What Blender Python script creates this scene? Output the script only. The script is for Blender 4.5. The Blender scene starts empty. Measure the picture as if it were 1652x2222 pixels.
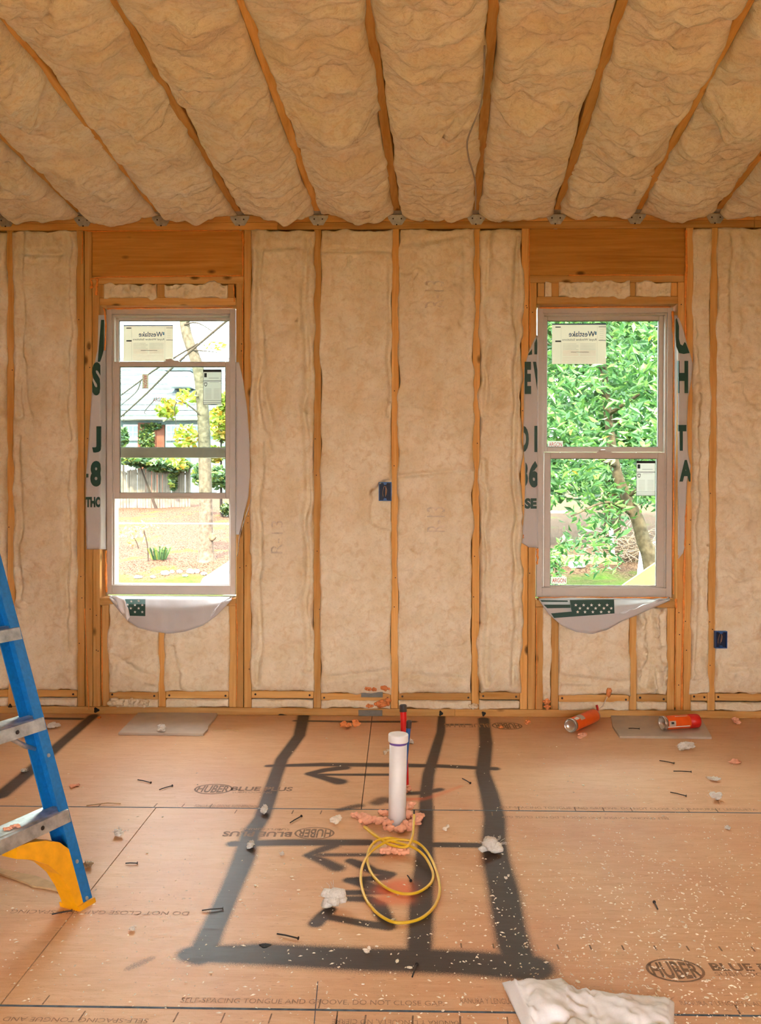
import bpy, bmesh, math, random
import numpy as np
from mathutils import Matrix, Vector

# ------------------------------------------------------------------ camera
SC = bpy.context.scene
COL = SC.collection
F_, PITCH, YAW, ROLL, CAMH, CAMD = 1838.15, .0117533, .0198210, .00196026, 1.10784, 4.37727
_fw = np.array([-math.sin(YAW)*math.cos(PITCH), math.cos(YAW)*math.cos(PITCH), -math.sin(PITCH)])
_rt = np.cross(_fw, [0, 0, 1]); _rt /= np.linalg.norm(_rt)
_up = np.cross(_rt, _fw)
CR = _rt*math.cos(ROLL)+_up*math.sin(ROLL); CU = _up*math.cos(ROLL)-_rt*math.sin(ROLL)
CC = np.array([0, -CAMD, CAMH])
cam = bpy.data.cameras.new('camera'); cam_o = bpy.data.objects.new('camera', cam); COL.objects.link(cam_o)
cam.sensor_fit = 'VERTICAL'; cam.sensor_height = 36; cam.lens = F_/2222*36; cam.clip_end = 300
cam_o.matrix_world = Matrix(((CR[0], CU[0], -_fw[0], CC[0]), (CR[1], CU[1], -_fw[1], CC[1]), (CR[2], CU[2], -_fw[2], CC[2]), (0, 0, 0, 1)))
SC.camera = cam_o

# ------------------------------------------------------------------ sky light and exposure
world = bpy.data.worlds.new('overcast_sky'); SC.world = world; world.use_nodes = True
_n = world.node_tree.nodes; _bg = _n['Background']
_bg.inputs[0].default_value = (.95, .98, 1.0, 1); _bg.inputs[1].default_value = 16.0
SC.view_settings.view_transform = 'Standard'; SC.view_settings.look = 'None'
SC.view_settings.gamma = 1; SC.view_settings.use_curve_mapping = False
SC.view_settings.exposure = 0.54
sun = bpy.data.lights.new('sun', 'SUN'); sun.energy = 34.0; sun.angle = math.radians(4); sun.color = (1, .78, .52)      # hazy sun behind the camera, reaching the floor through the rear opening
sun_o = bpy.data.objects.new('sun', sun); COL.objects.link(sun_o); sun_o.rotation_euler = (math.radians(40), 0, math.radians(-12))
SC.cycles.max_bounces = 5; SC.cycles.diffuse_bounces = 4; SC.cycles.glossy_bounces = 2; SC.cycles.transparent_max_bounces = 8; SC.cycles.adaptive_threshold = .15
SC.cycles.use_denoising = True; SC.cycles.sample_clamp_indirect = 8
SC.cycles.caustics_reflective = False; SC.cycles.caustics_refractive = False

PI = math.pi
ROOM_X, ROOM_Y = 3.27, -6.6
REAR = (-.68, .68, .35, 2.15)             # opening of the wall behind the camera

# ------------------------------------------------------------------ measuring helpers
def ray(px, py): return _fw*F_+CR*(px-826)-CU*(py-1111)
def PW(px, py, Y=0.0):                   # point on an upright plane y = Y
    v = ray(px, py); return CC+(Y-CC[1])/v[1]*v
def PF(px, py, Z=0.0):                   # point on a level plane z = Z
    v = ray(px, py); return CC+(Z-CC[2])/v[2]*v

# ------------------------------------------------------------------ noise
def _hash(ix, iy, s):
    h = (ix.astype(np.int64)*374761393+iy.astype(np.int64)*668265263+s*974634777) & 0xffffffff
    h = ((h ^ (h >> 13))*1274126177) & 0xffffffff
    h = (h ^ (h >> 16)) & 0xffffffff
    return h/4294967295.0*2-1
def vnoise(x, y, s=0):
    x = np.asarray(x, float); y = np.asarray(y, float)
    ix = np.floor(x); iy = np.floor(y); fx = x-ix; fy = y-iy
    fx = fx*fx*fx*(fx*(fx*6-15)+10); fy = fy*fy*fy*(fy*(fy*6-15)+10)
    a = _hash(ix, iy, s); b = _hash(ix+1, iy, s); c = _hash(ix, iy+1, s); d = _hash(ix+1, iy+1, s)
    return (a*(1-fx)+b*fx)*(1-fy)+(c*(1-fx)+d*fx)*fy
def fbm(x, y, s=0, o=3, g=.5):
    t = 0; a = 1
    for k in range(o):
        t = t+a*vnoise(x, y, s+k*17); x = np.asarray(x)*2.03; y = np.asarray(y)*2.03; a *= g
    return t
_RN = np.array(Matrix.Rotation(.7, 3, Vector((.5, .3, .8)).normalized())@Matrix.Rotation(.9, 3, 'X'))
def n3(p, s, f):
    p = p@_RN+3.7
    return (vnoise(p[:, 0]*f, p[:, 1]*f, s)+vnoise(p[:, 1]*f+3.1, p[:, 2]*f, s+5)+vnoise(p[:, 2]*f+7.7, p[:, 0]*f, s+9))/3*1.6

# ------------------------------------------------------------------ object helpers
def mesh(name, v, f, smooth=False):
    m = bpy.data.meshes.new(name)
    m.from_pydata([tuple(map(float, q)) for q in v], [], [tuple(map(int, q)) for q in f])
    if smooth: m.polygons.foreach_set('use_smooth', [True]*len(m.polygons))
    m.update(); return m
def mobj(name, me, mat=None, parent=None, loc=(0, 0, 0)):
    o = bpy.data.objects.new(name, me); COL.objects.link(o); o.location = tuple(map(float, loc))
    if mat is not None and me is not None and not me.materials: me.materials.append(mat)
    if parent is not None: o.parent = parent
    return o
def obj(name, v, f, mat, parent=None, smooth=False, origin=None):
    v = np.asarray(v, float)
    if origin is None:
        origin = (0, 0, 0) if parent is not None else (v[:, 0].mean(), v[:, 1].mean(), v[:, 2].min())
    return mobj(name, mesh(name, v-np.array(origin), f, smooth), mat, parent, origin)
def tag(o, label=None, cat=None, group=None, kind=None):
    if label: o['label'] = label
    if cat: o['category'] = cat
    if group: o['group'] = group
    if kind: o['kind'] = kind
    return o
def empty(name, loc, rz=0):
    o = bpy.data.objects.new(name, None); COL.objects.link(o); o.location = tuple(map(float, loc)); o.rotation_euler = (0, 0, rz); o.empty_display_size = .05
    return o
class MB:                                 # collects shapes that make ONE mesh
    def __init__(s): s.v = []; s.f = []
    def add(s, v, f):
        b = len(s.v); s.v += [tuple(map(float, q)) for q in v]; s.f += [tuple(int(i)+b for i in q) for q in f]; return s
    def box(s, x0, x1, y0, y1, z0, z1, c=0.0):
        return s.add(*cbox(x0, x1, y0, y1, z0, z1, c))
    def build(s, name, mat, parent=None, smooth=False, origin=None): return obj(name, s.v, s.f, mat, parent, smooth, origin)
def cbox(x0, x1, y0, y1, z0, z1, c=0.0):
    X, Y, Z = (x0, x1), (y0, y1), (z0, z1)
    if c <= 0:
        v = [(X[i], Y[j], Z[k]) for i in (0, 1) for j in (0, 1) for k in (0, 1)]
        return v, [(0, 1, 3, 2), (4, 6, 7, 5), (0, 4, 5, 1), (2, 3, 7, 6), (0, 2, 6, 4), (1, 5, 7, 3)]
    v = []; idx = {}
    for i in (0, 1):
        for j in (0, 1):
            for k in (0, 1):
                for a in range(3):
                    p = [X[i], Y[j], Z[k]]
                    for q in range(3):
                        if q != a: p[q] += c*(1 if (i, j, k)[q] == 0 else -1)
                    idx[(i, j, k, a)] = len(v); v.append(tuple(p))
    g = lambda i, j, k, a: idx[(i, j, k, a)]
    f = []
    for i in (0, 1): f.append([g(i, 0, 0, 0), g(i, 0, 1, 0), g(i, 1, 1, 0), g(i, 1, 0, 0)][::(1 if i == 0 else -1)])
    for j in (0, 1): f.append([g(0, j, 0, 1), g(1, j, 0, 1), g(1, j, 1, 1), g(0, j, 1, 1)][::(1 if j == 0 else -1)])
    for k in (0, 1): f.append([g(0, 0, k, 2), g(0, 1, k, 2), g(1, 1, k, 2), g(1, 0, k, 2)][::(1 if k == 0 else -1)])
    for j in (0, 1):
        for k in (0, 1): f.append([g(0, j, k, 1), g(1, j, k, 1), g(1, j, k, 2), g(0, j, k, 2)])
    for i in (0, 1):
        for k in (0, 1): f.append([g(i, 0, k, 0), g(i, 1, k, 0), g(i, 1, k, 2), g(i, 0, k, 2)])
    for i in (0, 1):
        for j in (0, 1): f.append([g(i, j, 0, 0), g(i, j, 1, 0), g(i, j, 1, 1), g(i, j, 0, 1)])
    for i in (0, 1):
        for j in (0, 1):
            for k in (0, 1): f.append([g(i, j, k, 0), g(i, j, k, 1), g(i, j, k, 2)])
    return v, f
def frame_of(d):
    d = np.asarray(d, float); d = d/np.linalg.norm(d)
    a = np.array([0, 0, 1.]) if abs(d[2]) < .9 else np.array([1., 0, 0])
    u = np.cross(a, d); u /= np.linalg.norm(u); return u, np.cross(d, u), d
def smooth_path(pts, n=8):
    p = np.asarray(pts, float); p = np.vstack([2*p[0]-p[1], p, 2*p[-1]-p[-2]]); o = []
    for i in range(1, len(p)-2):
        for t in np.arange(n)/n:
            a, b, c, d = p[i-1:i+3]
            o.append(.5*(2*b+(c-a)*t+(2*a-5*b+4*c-d)*t*t+(3*b-a-3*c+d)*t**3))
    o.append(p[-2]); return np.array(o)
def tube(pts, r, n=8, cap=True):
    p = np.asarray(pts, float); m = len(p); r = np.broadcast_to(np.asarray(r, float), (m,))
    t = np.gradient(p, axis=0); u, w, _ = frame_of(t[0]); v = []; f = []
    for i in range(m):
        d = t[i]/(np.linalg.norm(t[i])+1e-12); u = u-d*(u@d); u /= np.linalg.norm(u); w = np.cross(d, u)
        for k in range(n):
            a = 2*PI*k/n; v.append(p[i]+r[i]*(u*math.cos(a)+w*math.sin(a)))
    for i in range(m-1):
        for k in range(n): f.append((i*n+k, i*n+(k+1) % n, (i+1)*n+(k+1) % n, (i+1)*n+k))
    if cap: f.append(tuple(range(n))[::-1]); f.append(tuple((m-1)*n+k for k in range(n)))
    return v, f
def lathe(prof, base, axis, n=24):        # prof = (radius, height) pairs along an axis
    u, w, d = frame_of(axis); b = np.asarray(base, float); v = []; f = []
    for r, h in prof:
        for k in range(n):
            a = 2*PI*k/n; v.append(b+d*h+r*(u*math.cos(a)+w*math.sin(a)))
    for i in range(len(prof)-1):
        for k in range(n): f.append((i*n+k, i*n+(k+1) % n, (i+1)*n+(k+1) % n, (i+1)*n+k))
    f.append(tuple(range(n))[::-1]); f.append(tuple((len(prof)-1)*n+k for k in range(n)))
    return v, f
_ICO = {}
def ico(s):
    if s not in _ICO:
        bm = bmesh.new(); bmesh.ops.create_icosphere(bm, subdivisions=s, radius=1)
        _ICO[s] = (np.array([q.co[:] for q in bm.verts]), [tuple(q.index for q in fa.verts) for fa in bm.faces]); bm.free()
    return _ICO[s]
def lump(c, r, seed, amp=.35, freq=2.2, sub=3, fine=.1):
    v, f = ico(sub); d = 1+amp*n3(v, seed, freq)+fine*n3(v, seed+40, freq*3.4)
    return v*d[:, None]*np.asarray(r, float)+np.asarray(c, float), f
def prism(poly, z0, z1, origin=(0, 0, 0), u=(1, 0, 0), w=(0, 1, 0), d=(0, 0, 1)):   # outline extruded along d
    o, u, w, d = (np.asarray(q, float) for q in (origin, u, w, d)); n = len(poly)
    v = [o+u*a+w*b+d*z0 for a, b in poly]+[o+u*a+w*b+d*z1 for a, b in poly]
    f = [tuple(range(n))[::-1], tuple(range(n, 2*n))]+[(i, (i+1) % n, n+(i+1) % n, n+i) for i in range(n)]
    return v, f
def grid_faces(nu, nv, off=0): return [(off+i*nv+j, off+(i+1)*nv+j, off+(i+1)*nv+j+1, off+i*nv+j+1) for i in range(nu-1) for j in range(nv-1)]

# ------------------------------------------------------------------ materials
def lin(r, g, b): return tuple((c/255/12.92 if c/255 <= .04045 else ((c/255+.055)/1.055)**2.4) for c in (r, g, b))+(1,)
class NT:
    def __init__(s, name):
        s.m = bpy.data.materials.new(name); s.m.use_nodes = True; s.t = s.m.node_tree; s.b = s.t.nodes['Principled BSDF']; s.out = s.t.nodes['Material Output']
    def n(s, typ, **kw):
        q = s.t.nodes.new('ShaderNode'+typ)
        for k, v in kw.items(): setattr(q, k, v)
        return q
    def l(s, a, b): s.t.links.new(a, b)
    def coord(s, scale=(1, 1, 1), which='Object', rot=(0, 0, 0)):
        c = s.n('TexCoord'); mp = s.n('Mapping'); mp.inputs['Scale'].default_value = scale; mp.inputs['Rotation'].default_value = rot
        s.l(c.outputs[which], mp.inputs[0]); return mp.outputs[0]
    def noise(s, vec, scale, detail=4, rough=.55, dist=0):
        q = s.n('TexNoise'); q.inputs['Scale'].default_value = scale; q.inputs['Detail'].default_value = detail
        q.inputs['Roughness'].default_value = rough; q.inputs['Distortion'].default_value = dist
        if vec is not None: s.l(vec, q.inputs['Vector'])
        return q.outputs['Fac']
    def ramp(s, fac, stops, mode='LINEAR'):
        q = s.n('ValToRGB'); e = q.color_ramp.elements; q.color_ramp.interpolation = mode
        while len(e) < len(stops): e.new(.5)
        for k, (p, c) in zip(e, stops): k.position = p; k.color = c if len(c) == 4 else tuple(c)+(1,)
        s.l(fac, q.inputs[0]); return q.outputs[0]
    def mix(s, fac, a, b, blend='MIX'):
        q = s.n('Mix', data_type='RGBA', blend_type=blend)
        for val, i in ((fac, 0), (a, 6), (b, 7)):
            if hasattr(val, 'links'): s.l(val, q.inputs[i])
            else: q.inputs[i].default_value = val
        return q.outputs[2]
    def math(s, op, a, b=0.0, clamp=False):
        q = s.n('Math', operation=op); q.use_clamp = clamp
        for val, i in ((a, 0), (b, 1)):
            if hasattr(val, 'links'): s.l(val, q.inputs[i])
            else: q.inputs[i].default_value = val
        return q.outputs[0]
    def bump(s, h, strength=.3, dist=.01, prev=None):
        q = s.n('Bump'); q.inputs['Strength'].default_value = strength; q.inputs['Distance'].default_value = dist
        s.l(h, q.inputs['Height'])
        if prev is not None: s.l(prev, q.inputs['Normal'])
        s.l(q.outputs[0], s.b.inputs['Normal']); return q.outputs[0]
    def col(s, c):
        if hasattr(c, 'links'): s.l(c, s.b.inputs['Base Color'])
        else: s.b.inputs['Base Color'].default_value = c
    def set(s, **kw):
        for k, v in kw.items(): s.b.inputs[k].default_value = v
        return s
def plain(name, c, rough=.6, metal=0, var=.12, scale=30, bump=.0, spec=.5, **kw):
    t = NT(name); v = t.coord(); f = t.noise(v, scale, 4)
    dk = tuple(x*(1-var*1.6) for x in c[:3])+(1,); lt = tuple(min(1, x*(1+var)) for x in c[:3])+(1,)
    t.col(t.ramp(f, [(.3, dk), (.7, lt)])); t.set(Roughness=rough, Metallic=metal, **kw); t.b.inputs['Specular IOR Level'].default_value = spec
    if bump: t.bump(f, bump, .01)
    return t.m
def lumber(name, axis, c0, c1, knots=True):
    t = NT(name); sc = [26, 26, 26]; sc[axis] = 1.3
    oi = t.n('ObjectInfo'); v = t.coord(tuple(sc)); ad = t.n('VectorMath', operation='ADD'); cm = t.n('CombineXYZ')
    k = t.math('MULTIPLY', oi.outputs['Random'], 37.0)
    for i in range(3): t.l(k, cm.inputs[i])
    t.l(v, ad.inputs[0]); t.l(cm.outputs[0], ad.inputs[1])
    g = t.noise(ad.outputs[0], 1.6, 5, .6, .6); w = t.noise(ad.outputs[0], 7, 3, .6, .2)
    c = t.ramp(g, [(.28, c0), (.5, tuple((a+b)/2 for a, b in zip(c0, c1))), (.72, c1)])
    c = t.mix(t.math('MULTIPLY', w, .35), c, tuple(x*.62 for x in c0[:3])+(1,))
    hs = t.n('HueSaturation'); t.l(c, hs.inputs['Color']); t.l(t.math('ADD', t.math('MULTIPLY', oi.outputs['Random'], .4), .8), hs.inputs['Value'])
    c = hs.outputs[0]
    if knots:
        s2 = [9, 9, 9]; s2[axis] = 4.5; v2 = t.coord(tuple(s2)); ad2 = t.n('VectorMath', operation='ADD'); t.l(v2, ad2.inputs[0]); t.l(cm.outputs[0], ad2.inputs[1])
        vo = t.n('TexVoronoi'); vo.inputs['Scale'].default_value = 1.0; t.l(ad2.outputs[0], vo.inputs['Vector'])
        c = t.mix(t.ramp(vo.outputs['Distance'], [(.06, (1, 1, 1)), (.14, (0, 0, 0))]), c, tuple(x*.3 for x in c0[:3])+(1,))
    t.col(c); t.set(Roughness=.75); t.b.inputs['Specular IOR Level'].default_value = .25; t.bump(w, .15, .004)
    return t.m
WD0, WD1 = lin(206, 146, 72), lin(238, 190, 120)
M = {}
M['wood_x'] = lumber('lumber_grain_across', 0, WD0, WD1)
M['wood_y'] = lumber('lumber_grain_deep', 1, WD0, WD1)
M['wood_z'] = lumber('lumber_grain_upright', 2, WD0, WD1)
M['header'] = lumber('header_lumber', 0, lin(188, 122, 46), lin(226, 164, 82))
def insulation(name, c0, c1, brown, sx=(1, 1, 1), k=.7):
    t = NT(name); v = t.coord(sx); a = t.noise(v, 7, 3, .6, 0); b = t.noise(v, 2.3, 2, .5, 0)
    c = t.ramp(a, [(.3, c0), (.62, c1)])
    c = t.mix(t.ramp(b, [(.52, (0, 0, 0)), (.74, (.75,)*3)]), c, brown)
    mo = t.noise(v, 22, 3, .6, .8); c = t.mix(t.ramp(mo, [(.33, (.55,)*3), (.5, (0, 0, 0))]), c, brown)
    f1 = t.noise(v, 55, 5, .68, 1.2); f2 = t.noise(t.coord((1, 1, 1)), 330, 2, .6, 0)
    c = t.mix(t.ramp(f1, [(.36, (.5*k,)*3), (.52, (0, 0, 0))]), c, tuple(x*.62 for x in brown[:3])+(1,))
    t.col(c); t.set(Roughness=.95); t.b.inputs['Specular IOR Level'].default_value = .1
    p = t.bump(f1, .7*k, .012); t.bump(f2, .4, .003, p)
    return t.m
M['batt'] = insulation('fiberglass_wool', lin(232, 214, 180), lin(244, 230, 204), lin(226, 198, 154), k=.35)
M['batt_c'] = insulation('fiberglass_wool_overhead', lin(246, 235, 216), lin(251, 245, 232), lin(240, 219, 188), (.7, 1.6, 1), k=.6)
M['tuft'] = insulation('white_wool', lin(232, 226, 216), lin(246, 243, 236), lin(222, 212, 198), (4, 4, 4))
M['floor_base'] = plain('subfloor_joint', lin(52, 66, 78), .8)
def osb():
    t = NT('sanded_strand_board'); co = t.n('TexCoord'); oi = t.n('ObjectInfo')
    mp = t.n('Mapping'); mp.inputs['Scale'].default_value = (9, 48, 1); t.l(co.outputs['Object'], mp.inputs[0])
    ds = t.noise(co.outputs['Object'], 14, 3); vo = t.n('TexVoronoi'); vo.inputs['Scale'].default_value = 1
    ad = t.n('VectorMath', operation='ADD'); cm = t.n('CombineXYZ'); t.l(ds, cm.inputs[1]); t.l(mp.outputs[0], ad.inputs[0]); t.l(cm.outputs[0], ad.inputs[1]); t.l(ad.outputs[0], vo.inputs['Vector'])
    sp = t.n('SeparateColor'); t.l(vo.outputs['Color'], sp.inputs[0])
    m2 = t.n('Mapping'); m2.inputs['Scale'].default_value = (7, 60, 1); t.l(co.outputs['Object'], m2.inputs[0])
    st = t.noise(m2.outputs[0], 2.2, 6, .65, .4); big = t.noise(co.outputs['Object'], 1.7, 3, .5)
    f = t.math('ADD', t.math('MULTIPLY', sp.outputs[0], .16), t.math('MULTIPLY', st, .84))
    c = t.ramp(f, [(.15, lin(206, 156, 112)), (.48, lin(224, 178, 134)), (.85, lin(236, 198, 156))])
    c = t.mix(t.ramp(big, [(.42, (0, 0, 0)), (.68, (.4,)*3)]), c, lin(204, 134, 100))
    fl = t.noise(m2.outputs[0], 7, 2, .5, 1.0)
    c = t.mix(t.ramp(fl, [(.27, (.55,)*3), (.34, (0, 0, 0))]), c, lin(120, 70, 40))
    at = t.n('Attribute', attribute_name='paint'); gr = t.noise(co.outputs['Object'], 330, 4, .8)
    pf = t.math('ADD', at.outputs['Fac'], t.math('MULTIPLY', t.math('SUBTRACT', gr, .5), 1.3))
    pf = t.math('MULTIPLY', t.ramp(pf, [(.10, (0, 0, 0)), (.5, (1, 1, 1))]), .96)
    c = t.mix(t.math('MULTIPLY', pf, t.ramp(at.outputs['Fac'], [(.03, (0, 0, 0)), (.12, (1, 1, 1))])), c, lin(36, 35, 34))
    a2 = t.n('Attribute', attribute_name='paint_orange'); c = t.mix(t.math('MULTIPLY', a2.outputs['Fac'], .85), c, lin(238, 104, 52))
    t.col(c); t.set(Roughness=.5); t.b.inputs['Specular IOR Level'].default_value = .27
    t.l(t.ramp(st, [(.3, (.44,)*3), (.7, (.6,)*3)]), t.b.inputs['Roughness']); fg = t.noise(co.outputs['Object'], 700, 2, .7); c2 = t.mix(t.ramp(fg, [(.3, (.28,)*3), (.55, (0, 0, 0))]), c, lin(150, 96, 60)); t.col(c2); t.bump(st, .12, .003)
    return t.m
M['osb'] = osb()
M['print'] = plain('faded_print_ink', lin(140, 106, 76), .7, var=.25, scale=60)
M['print_faint'] = plain('worn_print_ink', lin(172, 132, 98), .7, var=.3, scale=90); M['joint_blue'] = plain('blue_joint_print', lin(84, 98, 108), .8, var=.3, scale=40)
M['chalk'] = plain('chalk_line_blue', lin(84, 84, 92), .9, var=.3, scale=90)
M['vinyl'] = plain('white_vinyl', lin(200, 190, 180), .35, var=.02)
M['gasket'] = plain('grey_gasket', lin(120, 116, 112), .6, var=.05)
def glass(name, tint, refl):
    t = NT(name); tr = t.n('BsdfTransparent'); gl = t.n('BsdfGlossy'); mx = t.n('MixShader'); lw = t.n('Fresnel'); lw.inputs[0].default_value = 1.35
    tr.inputs[0].default_value = tint; gl.inputs['Roughness'].default_value = .02; gl.inputs[0].default_value = (1, 1, 1, 1)
    nz = t.noise(t.coord(), 3, 2); t.l(t.math('MULTIPLY', lw.outputs[0], t.math('ADD', t.math('MULTIPLY', nz, .1), refl)), mx.inputs[0])
    t.l(tr.outputs[0], mx.inputs[1]); t.l(gl.outputs[0], mx.inputs[2]); t.l(mx.outputs[0], t.out.inputs[0]); return t.m
M['glass'] = glass('double_glazing', (.90, .97, .94, 1), .7)
def sheet(name, c, trans):
    t = NT(name); f = t.noise(t.coord(), 260, 2); t.col(t.ramp(f, [(.3, tuple(x*.95 for x in c[:3])+(1,)), (.7, c)])); t.set(Roughness=.55)
    tl = t.n('BsdfTranslucent'); tl.inputs[0].default_value = c; mx = t.n('MixShader'); mx.inputs[0].default_value = trans
    t.l(t.b.outputs[0], mx.inputs[1]); t.l(tl.outputs[0], mx.inputs[2]); t.l(mx.outputs[0], t.out.inputs[0]); t.bump(f, .05, .001); return t.m
M['wrap'] = sheet('woven_house_wrap', lin(226, 222, 220), .3)
M['plastic_film'] = sheet('crumpled_white_film', lin(250, 250, 252), .1)
M['ink'] = plain('dark_green_ink', lin(14, 66, 52), .5, var=.05)
M['paper'] = sheet('label_paper', lin(236, 236, 232), .45)
M['paper_tan'] = sheet('label_paper_cream', lin(226, 220, 208), .45)
M['ink_blue'] = plain('label_blue_ink', lin(48, 84, 132), .6); M['ink_sky'] = plain('label_sky_ink', lin(70, 150, 210), .6)
M['ink_grey'] = plain('label_grey_ink', lin(110, 112, 118), .6); M['ink_pale'] = plain('label_pale_ink', lin(178, 178, 174), .6)
M['ink_black'] = plain('label_black_ink', lin(28, 30, 34), .6); M['ink_red'] = plain('label_red_ink', lin(214, 60, 62), .6); M['ink_pink'] = plain('label_pink_ink', lin(222, 178, 166), .6)
M['star'] = plain('white_print', lin(236, 238, 232), .6, var=.02)
M['foam'] = plain('orange_spray_foam', lin(250, 152, 88), .65, var=.16, scale=40, bump=.2)
M['foam_pale'] = plain('salmon_spray_foam', lin(252, 180, 146), .65, var=.12, scale=40, bump=.2)
M['bead'] = plain('orange_sealant', lin(252, 152, 62), .5, var=.15, scale=60)
M['galv'] = plain('galvanised_steel', lin(176, 172, 164), .5, .3, var=.15, scale=50)
M['nailplate'] = plain('grey_nail_plate', lin(120, 116, 104), .5, .5, var=.1)
M['nail'] = plain('dark_steel', lin(58, 48, 44), .5, .6)
M['black'] = plain('black_mark', lin(30, 25, 20), .9)
M['box_blue'] = plain('blue_plastic_box', lin(24, 84, 150), .45, var=.06)
M['box_dark'] = plain('navy_plastic', lin(10, 26, 54), .6, var=.06)
M['wire_bare'] = plain('copper_wire', lin(196, 150, 118), .4, .4)
M['cable_grey'] = plain('grey_cable_jacket', lin(176, 162, 154), .5, var=.05)
M['pvc'] = plain('white_pipe', lin(236, 234, 232), .38, var=.02)
M['primer'] = plain('purple_primer', lin(122, 92, 178), .5, var=.1)
M['pex_red'] = plain('red_pipe', lin(226, 22, 26), .35, var=.05); M['pex_blue'] = plain('blue_pipe', lin(28, 92, 176), .35, var=.05)
M['cap_dark'] = plain('dark_pipe_end', lin(56, 46, 42), .6)
M['cable_yellow'] = plain('yellow_cable_jacket', lin(226, 182, 38), .42, var=.06)
M['fib_blue'] = plain('blue_fiberglass', lin(12, 112, 182), .42, var=.12, scale=90)
M['fib_yellow'] = plain('yellow_plastic', lin(240, 168, 6), .45, var=.08)
M['foot_dark'] = plain('worn_rubber', lin(110, 78, 24), .8, var=.2)
def alu():
    t = NT('ribbed_aluminium'); v = t.coord((1, 1, 1)); f = t.noise(v, 24, 5, .6); t.col(t.ramp(f, [(.3, lin(150, 150, 148)), (.6, lin(206, 204, 200)), (.8, lin(222, 220, 216))])); t.set(Roughness=.38, Metallic=.75); t.bump(f, .05, .002); return t.m
M['alu'] = alu()
M['can_orange'] = plain('orange_can_label', lin(236, 92, 26), .35, var=.05); M['can_red'] = plain('red_can_cap', lin(214, 26, 20), .4, var=.05)
M['can_steel'] = plain('bright_can_steel', lin(206, 204, 200), .25, .8, var=.05)
M['straw'] = plain('clear_straw', lin(214, 196, 176), .3, var=.03)
M['gypsum'] = plain('grey_board_scrap', lin(194, 178, 160), .85, var=.06, scale=14)
M['kraft'] = plain('tan_card', lin(204, 168, 122), .85, var=.1)
M['chip'] = plain('pale_wood_crumb', lin(246, 230, 206), .8, var=.15)
M['glob'] = plain('cream_foam_drop', lin(236, 222, 202), .6, var=.06, bump=.1)
M['tan_wall'] = insulation('far_wall_wool', lin(232, 214, 180), lin(244, 230, 204), lin(226, 198, 154))

# ================================================================== STRUCTURE
def struct(o): o['kind'] = 'structure'; return o
J1, J2, J3 = -1.339, -2.546, -3.753
# ---- floor: a base slab with strand-board sheets laid on it
slab = MB().box(-ROOM_X-.1, ROOM_X+.1, ROOM_Y-.1, .1, -.20, -.012).build('floor', M['floor_base'], origin=(0, 0, 0)); struct(slab)
def seg_d(P, a, b, wa, wb):
    ab = b-a; t = np.clip(((P-a)@ab)/(ab@ab+1e-12), 0, 1); return np.linalg.norm(P-(a+t[:, None]*ab), axis=1)/(wa+(wb-wa)*t)
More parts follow.
